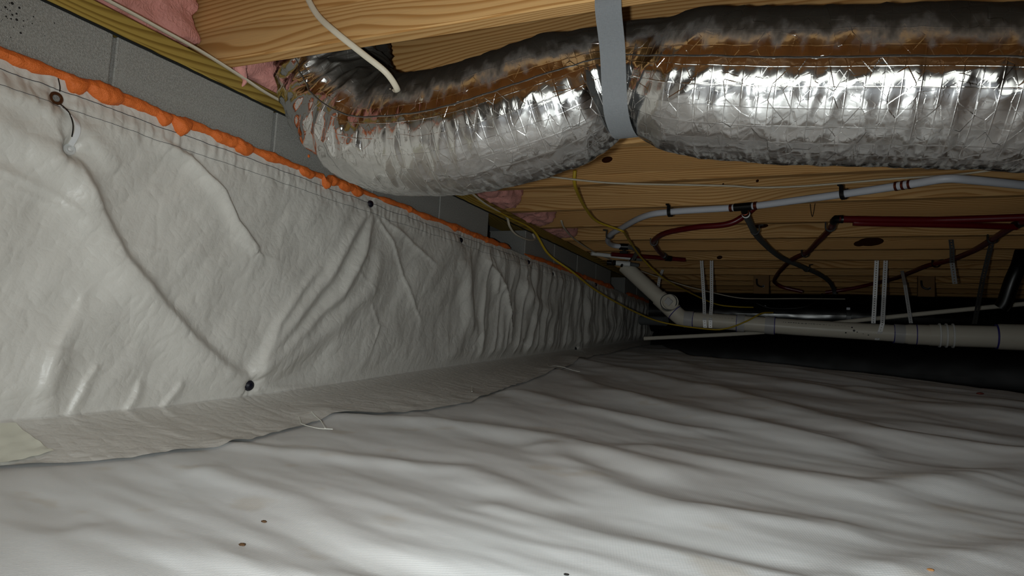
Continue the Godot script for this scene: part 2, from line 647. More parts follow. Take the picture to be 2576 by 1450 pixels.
func ground_wrinkle(x: float, z: float) -> float:
	var k := 0.22 + clampf((-z - 0.8) * 0.35, 0.0, 0.6)     # the folds turn towards the far wall
	var l := sqrt(1.0 + k * k)
	var al := (x + k * z) / l
	var ac := (-k * x + z) / l
	var n := noise_a.get_noise_2d(al * 1.0, ac * 3.6)
	var m := noise_b.get_noise_2d(al * 1.6 + 7.0, ac * 8.5)
	return (0.006 + 0.003 * smoothstep(0.8, 2.0, -z)) * n + 0.0034 * m + 0.0011 * noise_c.get_noise_2d(al * 6.0 + 3.0, ac * 24.0)

func ground_y(x: float, z: float) -> float:
	var y := ground_base(x, z) + ground_wrinkle(x, z) * smoothstep(0.0, 0.35, x - WX)
	for r in ground_ridges:
		var p: Array = r[0]
		var w: float = r[1]
		var best := 9.0
		var edge := 1.0
		for i in range(0, p.size() - 2, 2):
			if x < minf(p[i], p[i + 2]) - w * 2.5 or x > maxf(p[i], p[i + 2]) + w * 2.5: continue
			if z < minf(p[i + 1], p[i + 3]) - w * 2.5 or z > maxf(p[i + 1], p[i + 3]) + w * 2.5: continue
			var s := seg_dist(x, z, p[i], p[i + 1], p[i + 2], p[i + 3])
			if absf(s.x) < absf(best): best = s.x
		if absf(best) < w * 2.5:
			y += 0.6 * r[2] * exp(-best * best / (w * w)) * smoothstep(0.02, 0.2, x - WX)
	return y

# ---------------------------------------------------------------- build
func _ready() -> void:
	# camera, daylight, exposure
	var cam := Camera3D.new()
	cam.name = "camera"
	cam.fov = rad_to_deg(2.0 * atan(725.0 / 1657.0))
	cam.near = 0.02
	cam.far = 60.0
	cam.rotation = Vector3(0.0829, 0.4074, 0.0531)
	add_child(cam)
	cam.current = true
	var env := Environment.new()
	env.background_mode = Environment.BG_SKY
	var sky := Sky.new()
	var sm := ProceduralSkyMaterial.new()
	sm.sky_top_color = Color(0.55, 0.68, 0.86)
	sm.sky_horizon_color = Color(0.9, 0.93, 0.97)
	sm.ground_bottom_color = Color(0.3, 0.28, 0.25)
	sm.ground_horizon_color = Color(0.6, 0.6, 0.58)
	sky.sky_material = sm
	env.sky = sky
	env.tonemap_mode = Environment.TONE_MAPPER_LINEAR
	env.tonemap_exposure = 1.0
	env.sdfgi_enabled = true
	env.ssao_enabled = true
	env.ssil_enabled = true
	var we := WorldEnvironment.new()
	we.name = "world_environment"
	we.environment = env
	add_child(we)
	# daylight that comes in through the access hatch behind the camera
	var day := AreaLight3D.new()
	day.name = "hatch_daylight"
	day.area_size = Vector2(1.6, 0.46)
	day.position = Vector3(-0.05, 0.11, 0.52)
	day.light_color = Color(0.98, 1.0, 0.98)
	day.light_energy = 0.32
	day.area_normalize_energy = true
	day.area_range = 20.0
	day.shadow_enabled = true
	add_child(day)
	# the small lamp that is held just beside the lens
	var lamp := SpotLight3D.new()
	lamp.name = "hand_lamp"
	lamp.position = Vector3(-0.052, -0.012, 0.02)
	lamp.rotation = Vector3(-0.02, 0.37, 0.0)
	lamp.spot_angle = 62.0
	lamp.spot_angle_attenuation = 1.0
	lamp.spot_range = 20.0
	lamp.spot_attenuation = 2.0
	lamp.light_size = 0.012
	lamp.light_color = Color(0.97, 1.0, 1.0)
	lamp.light_energy = 0.93
	lamp.shadow_enabled = true
	add_child(lamp)

	rng.seed = 11
	noise_a = noise(FastNoiseLite.TYPE_SIMPLEX_SMOOTH, 1.0, 2, 17)
	noise_b = noise(FastNoiseLite.TYPE_SIMPLEX_SMOOTH, 1.0, 2, 29)
	noise_c = noise(FastNoiseLite.TYPE_SIMPLEX_SMOOTH, 1.0, 3, 41)
	make_materials()
	build_shell()
	build_ground()
	build_wall_liner()
	build_joists()
	build_foil_duct()
	build_foam()
	build_insulation()
	build_cables()
	build_water_pipes()
	build_drain()
	build_black_ducts()
	build_hangers()
	build_small()

# ---------------------------------------------------------------- shell
func build_shell() -> void:
	# block wall: the one course that shows above the liner is laid block by block, with two vent openings
	var edge := [0.58, 0.439, 0.033, -0.373, -0.779, -1.188, -1.593, -1.995, -2.403, -2.803, -3.211, -3.607, -4.0, -4.372, -4.775, -5.18, -5.585, -5.99, -6.396, -6.8, -7.2, -7.6]
	var open := [8, 13]
	var core := [box(Vector3(-1.36, -0.7, -7.8), Vector3(WX - 0.003, 0.332, 0.78), 0.001)]
	core.append(box(Vector3(-1.5, 0.332, -7.8), Vector3(-1.36, 0.86, 0.78), 0.001))
	for i in edge.size() - 1:
		if not i in open:
			core.append(box(Vector3(-1.36, 0.332, edge[i + 1]), Vector3(WX - 0.003, 0.522, edge[i]), 0.001))
	var wall := structure("wall_side", join(core), M.mortar)
	for i in edge.size() - 1:
		if i in open: continue
		for row in 2:
			if row == 1 and i > 4: continue       # the course below shows nowhere; only near the hatch is it laid
			var y1: float = 0.5255 - row * 0.2
			var sh: float = row * 0.2
			part(wall, "concrete_block", box(Vector3(-1.35, y1 - 0.19, edge[i + 1] + 0.0045 - sh), Vector3(WX + 0.001 * (i % 2), y1, edge[i] - 0.0045 - sh), 0.002), M.block)
	# mildew specks on the block nearest the hatch
	rng.seed = 23
	var sk := []
	for k in 46:
		var sz := -0.60 - 0.09 * rng.randfn(0.0, 0.35)
		var sy := 0.482 + 0.02 * rng.randfn(0.0, 1.0)
		sk.append(lathe([Vector2(0, 0.0006), Vector2(0.0004 + rng.randf() * rng.randf() * 0.0022, 0.0003), Vector2(0.0026, -0.002)], Vector3(WX + 0.001, clampf(sy, 0.44, 0.52), sz), Vector3(1, 0, 0), 7))
	var mk := part(wall, "mildew_specks", join(sk), M.speck)
	mk.set_meta("kind", "stuff")
	# the other walls and the deck above
	structure("wall_far", box(Vector3(-1.5, -0.8, -7.95), Vector3(4.8, 0.9, -7.8), 0.001), M.block)
	structure("wall_opposite", box(Vector3(4.6, -0.8, -7.8), Vector3(4.8, 0.9, 0.78), 0.001), M.block)
	var front := [box(Vector3(-1.5, -0.8, 0.58), Vector3(-0.88, 0.9, 0.78), 0.001), box(Vector3(0.83, -0.8, 0.58), Vector3(4.8, 0.9, 0.78), 0.001), box(Vector3(-0.88, 0.38, 0.58), Vector3(0.83, 0.9, 0.78), 0.001), box(Vector3(-0.88, -0.8, 0.58), Vector3(0.83, -0.18, 0.78), 0.001)]
	structure("wall_hatch", join(front), M.block)
	structure("ceiling", box(Vector3(-1.5, 0.806, -7.9), Vector3(4.8, 0.84, 0.78), 0.001), M.pine_b)
	structure("floor", box(Vector3(-1.5, -0.9, -7.9), Vector3(4.8, -0.6, 0.78), 0.001), M.soil)
	# dark boards that close the vents
	var names := ["dark brown board closing the vent opening nearest the foil duct", "dark brown board closing the vent opening near the sloping drain pipe"]
	for k in 2:
		var z0: float = edge[open[k]]
		var z1: float = edge[open[k] + 1]
		solo("vent_board", box(Vector3(-1.358, 0.334, z1 + 0.002), Vector3(-1.335, 0.52, z0 - 0.002), 0.002), M.brown, names[k], "board", "boards closing the foundation vents")
	# treated sill plate on the wall
	var sill := thing("sill_plate", "olive green pressure-treated sill plank lying along the top of the block wall", "sill plate", Vector3(WX, 0.527, -1.2))
	part(sill, "plank", box(Vector3(-7.8, 0.5285, -0.14), Vector3(0.578, JY - 0.001, 0.0), 0.003, Vector2(0.2, 0.13), Transform3D(Basis(Vector3(0, 0, 1), Vector3(0, 1, 0), Vector3(-1, 0, 0)), Vector3(WX + 0.004 - 0.14, 0, 0))), M.treated)
	var gv := []
	for i in 400:
		gv.append(Vector3(WX + 0.001, 0.5262 + 0.0016 * noise_a.get_noise_1d(i * 3.1), 0.57 - i * 0.02))
	part(sill, "gasket", tube(gv, 0.0028, 5), M.dark_foam, "dark ragged foam gasket")

# ---------------------------------------------------------------- ground liner
func build_ground() -> void:
	var nx := 330
	var nz := 520
	var v := PackedVector3Array()
	var uv := PackedVector2Array()
	v.resize(nx * nz)
	uv.resize(nx * nz)
	var col := PackedColorArray()
	var a := 0.3
	for j in nz:
		var t := float(j) / (nz - 1)
		var z := 0.57 - 1.03 * minf(t / 0.15, 1.0) if t < 0.15 else -0.46 - 7.3 * (0.35 * (t - 0.15) / 0.85 + 0.65 * pow((t - 0.15) / 0.85, 2.0))
		for i in nx:
			var s := float(i) / (nx - 1)
			var x := WX + 0.004 + 5.74 * (0.3 * s + 0.7 * pow(s, 2.0))
			v[j * nx + i] = Vector3(x, ground_y(x, z), z)
			uv[j * nx + i] = Vector2(x * cos(a) - z * sin(a), x * sin(a) + z * cos(a))
			# a film of mud dust, thicker in patches, and a few brown stains
			var du := 0.5 + 0.5 * noise_c.get_noise_2d(x * 1.7 + 11.0, z * 1.7)
			var st := smoothstep(0.42, 0.62, noise_c.get_noise_2d(x * 5.0 - 30.0, z * 8.0))
			col.append(Color.WHITE.lerp(Color(0.86, 0.79, 0.75), du * 0.55).lerp(Color(0.66, 0.52, 0.36), st * 0.3))
	solo("ground_liner", grid(v, uv, nx, nz, true, col), M.ground_dusty, "white wrinkled plastic vapour barrier sheet covering the whole ground", "ground liner")

# ---------------------------------------------------------------- wall liner
var WALL_FOLDS := [
	# z, y pairs; half-width; height; 0 soft ridge, 1 sharp crease, 2 step that is steep on one side
	[[-0.66, 0.33, -0.70, 0.276, -0.72, 0.253, -0.77, 0.187, -0.82, 0.113, -0.90, 0.046, -0.99, -0.025, -1.08, -0.087, -1.16, -0.124], 0.05, 0.02, 2],
	[[-1.17, -0.102, -1.19, -0.056, -1.23, 0.020, -1.29, 0.092, -1.37, 0.172], 0.013, 0.009, 0],
	[[-1.17, -0.104, -1.23, -0.027, -1.32, 0.060, -1.40, 0.145, -1.49, 0.278, -1.57, 0.368], 0.02, 0.016, 0],
	[[-1.18, -0.107, -1.28, -0.031, -1.38, 0.049, -1.46, 0.107, -1.54, 0.229, -1.59, 0.365], 0.018, 0.014, 0],
	[[-1.19, -0.111, -1.31, -0.055, -1.48, 0.044, -1.60, 0.132, -1.64, 0.25], 0.03, 0.013, 0],
	[[-1.59, 0.365, -1.70, 0.289, -1.77, 0.198, -1.85, 0.103, -1.90, 0.054], 0.012, 0.008, 1],
	[[-1.60, 0.371, -1.75, 0.323, -1.96, 0.255], 0.014, 0.009, 1],
	[[-0.88, 0.36, -0.95, 0.341, -1.03, 0.292, -1.08, 0.233, -1.15, 0.181], 0.02, 0.018, 2],
	[[-0.50, 0.37, -0.60, 0.352, -0.65, 0.345, -0.72, 0.324, -0.80, 0.282], 0.02, 0.009, 0],
	[[-0.50, 0.31, -0.60, 0.290, -0.67, 0.267, -0.73, 0.242, -0.76, 0.193], 0.028, 0.013, 0],
	[[-0.5, 0.24, -0.61, 0.225, -0.69, 0.206, -0.75, 0.170], 0.014, 0.006, 1],
	[[-2.37, 0.330, -2.49, 0.266, -2.55, 0.213, -2.60, 0.106, -2.64, -0.005], 0.03, 0.022, 1],
	[[-2.18, 0.306, -2.21, 0.205, -2.25, 0.087, -2.32, 0.012], 0.05, 0.022, 0],
	[[-2.44, 0.343, -2.49, 0.199], 0.025, 0.014, 1],
	[[-2.79, 0.300, -2.86, 0.120, -2.81, 0.008], 0.05, 0.025, 0],
	[[-2.65, 0.319, -2.86, 0.195, -3.26, 0.143], 0.04, 0.015, 0],
	[[-3.63, -0.008, -3.70, 0.097, -3.83, 0.270], 0.05, 0.022, 0],
	[[-3.67, -0.014, -4.03, 0.085, -4.63, 0.219], 0.06, 0.022, 0],
	[[-0.72, -0.164, -0.72, -0.105, -0.73, -0.049], 0.024, 0.009, 0],
	[[-0.76, -0.166, -0.78, -0.107, -0.80, -0.080], 0.016, 0.007, 2],
	[[-0.86, -0.172, -0.88, -0.140, -0.89, -0.110], 0.015, 0.007, 2],
	[[-0.93, -0.178, -0.96, -0.141, -0.98, -0.115], 0.016, 0.007, 2],
	[[-0.70, -0.130, -0.71, -0.066, -0.75, 0.016, -0.76, 0.045], 0.02, 0.006, 2],
	[[-1.18, -0.134, -1.29, -0.145, -1.45, -0.15], 0.012, 0.008, 0],
	[[-0.61, 0.206, -0.67, 0.192, -0.73, 0.183], 0.006, 0.003, 1],
	[[-0.79, 0.148, -0.92, 0.139, -1.06, 0.150], 0.006, 0.002, 1],
	[[-1.05, 0.210, -1.15, 0.172, -1.23, 0.164], 0.006, 0.003, 1],
	[[-1.61, 0.097, -1.66, 0.029, -1.61, -0.060], 0.008, 0.004, 1],
	[[-1.48, 0.198, -1.64, 0.124], 0.008, 0.003, 1],
]
var PINS := [[-0.681, 0.368], [-1.166, -0.129], [-1.579, 0.383], [-2.152, 0.370], [-2.834, 0.379], [-3.168, 0.362], [-3.978, 0.39], [-3.615, -0.015], [-0.706, 0.287]]
var skirt_pts := [[1.0, 0.10], [-0.45, 0.10], [-0.6, 0.108], [-0.73, 0.185], [-0.886, 0.237], [-1.05, 0.21], [-1.232, 0.195], [-1.45, 0.3], [-1.62, 0.34], [-2.0, 0.28], [-2.6, 0.25], [-3.5, 0.15], [-8.0, 0.1]]

func skirt_width(z: float) -> float:
	for i in skirt_pts.size() - 1:
		if z >= skirt_pts[i + 1][0]:
			return lerpf(skirt_pts[i][1], skirt_pts[i + 1][1], clampf((skirt_pts[i][0] - z) / (skirt_pts[i][0] - skirt_pts[i + 1][0]), 0.0, 1.0))
	return 0.1

func build_wall_liner() -> void:
	var zs := PackedFloat32Array()
	for i in 90: zs.append(0.56 - 0.96 * i / 90.0)
	for i in 1000:
		var t := i / 999.0
		zs.append(-0.4 - 5.55 * (0.25 * t + 0.75 * t * t))
	var n := zs.size()
	var rows := 130
	var skirt := 26
	var all := rows + skirt
	var D := PackedFloat32Array()
	D.resize(n * rows)
	var hz := PackedFloat32Array()
	for i in n: hz.append(TOP - wall_ground(zs[i]) - 0.012)
	# loose folds: noise that turns into hanging pleats further along
	for i in n:
		var z := zs[i]
		var far := smoothstep(1.9, 2.5, -z)
		var h := hz[i]
		for j in rows:
			var s := h * j / (rows - 1)
			var y := TOP - s
			var soft := noise_a.get_noise_2d(z * 2.6 + y * 1.2, y * 2.4)
			var mid := noise_b.get_noise_2d(z * 7.0 + y * 3.5, y * 5.0)
			var pl := noise_c.get_noise_2d(z * 3.4 + y * 0.45, y * 0.55)
			pl = 0.8 - absf(pl) * 2.6
			var cre := absf(noise_c.get_noise_2d(z * 9.0 + y * 6.0, y * 7.0 - z * 2.0))
			var d := 0.017 + 0.011 * soft + 0.005 * mid - 0.0013 * exp(-cre * 7.0) + far * 0.017 * pl
			var ends := smoothstep(0.0, 0.07, s) * smoothstep(0.0, 0.06, h - s)
			d = lerpf(0.010, d, ends)
			if s < 0.075:        # gathered hem
				var g := smoothstep(0.004, 0.02, s) * (1.0 - smoothstep(0.05, 0.075, s))
				d += g * 0.0028 * noise_b.get_noise_2d(z * 46.0, s * 12.0)
				d += 0.0016 * exp(-pow((s - 0.036) / 0.012, 2.0))
			D[i * rows + j] = d
	for f in WALL_FOLDS:
		var p: Array = f[0]
		var w: float = f[1]
		var zlo := 99.0
		var zhi := -99.0
		var ylo := 99.0
		var yhi := -99.0
		for k in range(0, p.size(), 2):
			zlo = minf(zlo, p[k]); zhi = maxf(zhi, p[k])
			ylo = minf(ylo, p[k + 1]); yhi = maxf(yhi, p[k + 1])
		var total := 0.0
		var starts := [0.0]
		for k in range(0, p.size() - 2, 2):
			total += Vector2(p[k + 2] - p[k], p[k + 3] - p[k + 1]).length()
			starts.append(total)
		for i in n:
			var z := zs[i]
			if z < zlo - 3 * w or z > zhi + 3 * w: continue
			var h := hz[i]
			var j0 := clampi(int((TOP - yhi - 3 * w) / h * (rows - 1)), 0, rows - 1)
			var j1 := clampi(int((TOP - ylo + 3 * w) / h * (rows - 1)) + 1, 0, rows - 1)
			for j in range(j0, j1 + 1):
				var y := TOP - h * j / (rows - 1)
				var best := 99.0
				var at := 0.0
				for k in range(0, p.size() - 2, 2):
					var q := seg_dist(z, y, p[k], p[k + 1], p[k + 2], p[k + 3])
					if absf(q.x) < absf(best):
						best = q.x
						at = (starts[k / 2] + q.y * (starts[k / 2 + 1] - starts[k / 2])) / total
				if absf(best) > 3 * w: continue
				var taper := pow(clampf(sin(PI * clampf(at, 0.0, 1.0)), 0.0, 1.0), 0.4) * 0.8 + 0.2
				taper *= smoothstep(0.0, 0.08, h * j / (rows - 1)) * 0.8 + 0.2
				var e := 0.0
				if f[3] == 0: e = exp(-best * best / (w * w))
				elif f[3] == 1: e = exp(-absf(best) / (w * 0.6))
				else: e = exp(-best * best / (w * w)) if best > 0 else exp(-best * best / (w * w * 0.09))
				D[i * rows + j] += f[2] * e * taper
	# drawn to the wall round each fastener, with small radial puckers
	for q in PINS:
		for i in n:
			var dz: float = zs[i] - q[0]
			if absf(dz) > 0.12: continue
			for j in rows:
				var dy: float = TOP - hz[i] * j / (rows - 1) - q[1]
				var r := sqrt(dz * dz + dy * dy)
				if r > 0.12: continue
				var k := 1.0 - exp(-pow(r / 0.014, 2.0))
				var ang := atan2(dy, dz)
				D[i * rows + j] = lerpf(0.006, D[i * rows + j], k) + 0.001 * sin(ang * 9.0 + q[0] * 5.0) * exp(-pow((r - 0.025) / 0.022, 2.0))
	var v := PackedVector3Array()
	var uv := PackedVector2Array()
	v.resize(n * all)
	uv.resize(n * all)
	for i in n:
		var z := zs[i]
		var h := hz[i]
		var wd := skirt_width(z) + 0.006 * noise_a.get_noise_1d(z * 9.0)
		for j in rows:
			v[j * n + i] = Vector3(WX + maxf(D[i * rows + j], 0.004), TOP + 0.004 * noise_a.get_noise_1d(z * 6.0) * (1.0 - float(j) / rows) - h * j / (rows - 1), z)
			uv[j * n + i] = Vector2(z, h * j / (rows - 1))
		var x0: float = WX + D[i * rows + rows - 1]
		for j in skirt:
			var t := float(j + 1) / skirt
			var x := x0 + wd * t
			var lift := cove(z) * pow(1.0 - t, 1.25) + 0.012 * exp(-t * wd / 0.018) + 0.0035 + 0.004 * absf(noise_b.get_noise_2d(z * 9.0, t * 2.0)) * t
			v[(rows + j) * n + i] = Vector3(x, ground_y(x, z) + lift, z)
			uv[(rows + j) * n + i] = Vector2(z, h + wd * t)
	var liner := thing("wall_liner", "white plastic liner sheet hung on the block wall with stitched hem and long folds", "wall liner", Vector3(WX, -0.17, -1.2))
	part(liner, "sheet", grid(v, uv, n, all, true), M.liner)
	for s in [0.021, 0.05]:
		var line := []
		for i in range(60, 800, 2):
			var f: float = s / hz[i] * (rows - 1)
			var j := int(f)
			line.append(v[j * n + i].lerp(v[(j + 1) * n + i], f - j) + Vector3(0.0006, 0, 0))
		part(liner, "stitch_line", tube(line, 0.0006 if s < 0.03 else 0.0004, 4), M.thread, "thin dark line of stitching")
	# brass eyelet in the hem, its cord, and the film tab below
	var g := Vector3(WX + 0.012, 0.368, -0.681)
	var look := Vector3(1, 0.05, 0.15)
	part(liner, "grommet", lathe([Vector2(0.0058, -0.002), Vector2(0.0058, 0.0018), Vector2(0.0068, 0.003), Vector2(0.0095, 0.003), Vector2(0.0112, 0.0012), Vector2(0.0112, -0.002)], g, look, 28), M.brass, "brass eyelet ring")
	part(liner, "eyelet_hole", lathe([Vector2(0.0, 0.0004), Vector2(0.006, 0.0004), Vector2(0.006, -0.001)], g, look, 20), M.mortar, "grey wall showing in the eyelet")
	part(liner, "cord", tube(smooth_path([Vector3(WX + 0.017, TOP - 0.004, -0.678), Vector3(WX + 0.019, 0.388, -0.681), Vector3(WX + 0.02, 0.379, -0.681)]), 0.0009, 6), M.cable_black, "short black cord above the eyelet")
	part(liner, "cord", tube(smooth_path([Vector3(WX + 0.018, 0.359, -0.686), Vector3(WX + 0.032, 0.346, -0.692), Vector3(WX + 0.040, 0.325, -0.696), Vector3(WX + 0.042, 0.304, -0.695)]), 0.001, 6), M.cable_black, "black cord hanging below the eyelet")
	part(liner, "film_tab", strip(smooth_path([Vector3(WX + 0.017, 0.356, -0.688), Vector3(WX + 0.036, 0.338, -0.700), Vector3(WX + 0.040, 0.318, -0.705), Vector3(WX + 0.026, 0.294, -0.705)]), Vector3(0.25, 0.1, 0.96).normalized(), 0.011, 0.0006), M.film, "glossy clear film tab")

# ---------------------------------------------------------------- joists
func build_joists() -> void:
	var zs := [0.56, 0.17, -0.22, -0.61, -1.002, -1.388, -1.765, -2.19, -2.592, -2.982, -3.372, -3.761, -4.151, -4.541, -4.93, -5.32, -5.71, -6.1, -6.489, -6.879, -7.269]
	var labels := [
		"pine floor joist beside the hatch", "second pine floor joist from the hatch", "third pine floor joist from the hatch", "fourth pine floor joist from the hatch, just before the foil duct",
		"bright pine floor joist that the grey webbing strap hangs from", "pine floor joist directly above and behind the foil duct", "pine floor joist showing under the pinch of the foil duct below the strap",
		"pine floor joist with a dark oval knot just below the foil duct", "pine floor joist next beyond the one with the oval knot, above the grey pipe's tee", "pine floor joist that the wire hook and grey pipe's first clip touch",
		"pine floor joist just beyond the long red pipe's black elbow", "pine floor joist with the big ragged dark knot", "pine floor joist that the bright perforated straps hang from", "first pine floor joist past the bright perforated straps",
		"second dim pine joist past the bright perforated straps", "third dim pine joist past the bright perforated straps", "fourth dim pine joist past the bright perforated straps", "fifth dim pine joist past the bright perforated straps",
		"sixth dim joist past the bright perforated straps, above the black duct", "seventh dim joist past the bright perforated straps, nearly lost in the dark", "last dim joist nearest the far wall"]
	for i in zs.size():
		var z: float = zs[i]
		var o := thing("floor_joist", labels[i], "joist", Vector3(1.6, JY, z - 0.019), "pine floor joists")
		part(o, "plank", box(Vector3(-1.33, JY, z - 0.038), Vector3(4.58, 0.805, z), 0.003, Vector2(rng.randf() * 1.6, rng.randf() * 0.32)), M.pine if i % 2 == 0 else M.pine_b)
		var kn := []
		if i == 7: kn = [[-0.61, 0.654, 0.021, 0.012]]
		if i == 8: kn = [[-0.137, 0.656, 0.006, 0.006], [-0.26, 0.65, 0.004, 0.003]]
		if i == 10: kn = [[-0.156, 0.629, 0.035, 0.012]]
		if i == 11: kn = [[0.349, 0.609, 0.065, 0.024], [0.30, 0.60, 0.03, 0.016]]
		if i == 12: kn = [[-0.426, 0.585, 0.018, 0.012]]
		for k in kn:
			var disc := lathe([Vector2(0, 0.0015), Vector2(0.7, 0.0012), Vector2(1.0, -0.0005)], Vector3.ZERO, Vector3(0, 0, 1), 20)
			var st := SurfaceTool.new()
			st.begin(Mesh.PRIMITIVE_TRIANGLES)
			st.append_from(disc, 0, Transform3D(Basis(Vector3(k[2], k[3] * 0.25, 0), Vector3(-k[2] * 0.1, k[3], 0), Vector3(0, 0, 1)), Vector3(k[0], k[1], z)))
			part(o, "knot", st.commit(), M.knot, "dark knot")

# ---------------------------------------------------------------- foil duct
var AXIS := [
	[1.9, 0.355, 0.124], [1.2, 0.368, 0.124], [0.75, 0.384, 0.124], [0.468, 0.403, 0.124], [0.317, 0.427, 0.124], [0.172, 0.446, 0.128], [-0.006, 0.465, 0.131], [-0.138, 0.484, 0.132], [-0.195, 0.494, 0.127], [-0.232, 0.504, 0.115], [-0.262, 0.514, 0.103], [-0.29, 0.519, 0.098], [-0.32, 0.518, 0.099], [-0.35, 0.511, 0.108], [-0.386, 0.497, 0.122],
	[-0.443, 0.480, 0.134], [-0.598, 0.447, 0.135], [-0.712, 0.438, 0.132], [-0.813, 0.444, 0.132], [-0.888, 0.466, 0.132], [-0.952, 0.511, 0.133], [-0.992, 0.569, 0.134], [-1.012, 0.630, 0.134], [-1.02, 0.705, 0.134], [-1.02, 0.79, 0.134]]

func build_foil_duct() -> void:
	var pts := []
	for a in AXIS: pts.append(Vector3(a[0], a[1], a[2]))
	# the third number is the radius, carried along the smoothing
	var fine := smooth_path(pts, 24)
	var path := []
	var rad := []
	# even steps of 4 mm
	var step := 0.0042
	path.append(fine[0])
	for i in range(1, fine.size()):
		if (Vector2(fine[i].x, fine[i].y) - Vector2(path[-1].x, path[-1].y)).length() >= step:
			path.append(fine[i])
	var n := path.size()
	var ax := []
	for q in path:
		rad.append(q.z)
		ax.append(Vector3(q.x, q.y, -1.2 - 0.006 * smoothstep(-0.7, -1.0, q.x)))
	var sides := 220
	var v := PackedVector3Array()
	var uv := PackedVector2Array()
	v.resize(n * (sides + 1))
	uv.resize(n * (sides + 1))
	var pleat := noise(FastNoiseLite.TYPE_SIMPLEX_SMOOTH, 1.0, 1, 51)
	var crumple := noise(FastNoiseLite.TYPE_CELLULAR, 1.0, 2, 61)
	crumple.cellular_return_type = FastNoiseLite.RETURN_DISTANCE
	var run := 0.0
	for i in n:
		if i > 0: run += (ax[i] - ax[i - 1]).length()
		var p: Vector3 = ax[i]
		var t: Vector3 = (ax[mini(i + 3, n - 1)] - ax[maxi(i - 3, 0)]).normalized()
		var side := Vector3(0, 0, 1)
		var up := side.cross(-t).normalized()       # up for a run along -x
		var bend := smoothstep(-0.74, -0.9, p.x)
		var pinch := exp(-pow((p.x + 0.30) / 0.085, 2.0))
		for k in sides + 1:
			var a := TAU * (k % sides) / sides
			var dir := side * cos(a) + up * sin(a)
			var arc := a * 0.135
			var ca := cos(a)
			var sa := sin(a)
			# pleats run round the duct, a little slanted, longest low on the near side
			var q := run + 0.025 * sin(a + 0.6)
			var pl := 1.0 - absf(pleat.get_noise_3d(q * 17.0, ca * 0.85, sa * 0.85)) * 2.6
			var p2 := 1.0 - absf(pleat.get_noise_3d(q * 38.0 + 9.0, ca * 1.5, sa * 1.5)) * 2.4
			var cr := crumple.get_noise_3d(run * 26.0, ca * 2.6, sa * 2.6)
			var rib := cos(TAU * (run + arc * 0.03) / 0.028)
			var d := 0.0016 * maxf(pl, -0.6) + 0.0004 * p2 + 0.0008 * cr + 0.0002 * rib
			if bend > 0.0:        # deep gathers inside the elbow
				var inner := 0.5 + 0.5 * sin(a)
				var g := 1.0 - absf(pleat.get_noise_3d(run * 15.0 + 3.0, ca * 0.7, sa * 0.7)) * 3.0
				d += bend * (0.012 * g * (0.35 + 0.65 * inner) - 0.004 + 0.0018 * p2 + 0.0016 * cr)
			if pinch > 0.02:      # lengthwise gathers where the strap draws it in
				d += pinch * 0.003 * pleat.get_noise_3d(run * 4.0, ca * 3.4 + 20.0, sa * 3.4)
			# it sags a little flat underneath
			var r: float = rad[i] + d
			v[i * (sides + 1) + k] = p + dir * r
			uv[i * (sides + 1) + k] = Vector2(run, a * 0.135)
	var mesh := grid(v, uv, sides + 1, n, true)
	var duct := thing("foil_duct", "big crumpled silver foil flexible duct hanging below the joists and bending up by the wall", "duct", Vector3(0.3, 0.3, -1.2))
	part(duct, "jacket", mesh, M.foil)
	# webbing strap that carries it
	var strap := thing("duct_strap", "wide grey woven webbing strap looped round the foil duct", "strap", Vector3(-0.31, 0.39, -1.08))
	var sp := smooth_path([Vector3(-0.285, 0.72, -0.996), Vector3(-0.286, 0.66, -0.996), Vector3(-0.287, 0.60, -0.9965), Vector3(-0.2875, 0.572, -0.997), Vector3(-0.289, 0.55, -1.008), Vector3(-0.293, 0.51, -1.055), Vector3(-0.296, 0.46, -1.086), Vector3(-0.298, 0.425, -1.110), Vector3(-0.30, 0.405, -1.15), Vector3(-0.30, 0.400, -1.20), Vector3(-0.303, 0.42, -1.25), Vector3(-0.306, 0.46, -1.30), Vector3(-0.31, 0.52, -1.315), Vector3(-0.315, 0.57, -1.36), Vector3(-0.316, 0.62, -1.3855)], 8)
	part(strap, "webbing", strip(sp, Vector3(1, 0.02, 0.0).normalized(), 0.044, 0.0018), M.web)
	part(strap, "loose_end", strip(smooth_path([Vector3(-0.275, 0.68, -0.991), Vector3(-0.274, 0.63, -0.99), Vector3(-0.272, 0.595, -0.988), Vector3(-0.27, 0.576, -0.985)], 5), Vector3(1, -0.12, 0.05).normalized(), 0.05, 0.0015), M.web, "frayed loose end of the webbing")

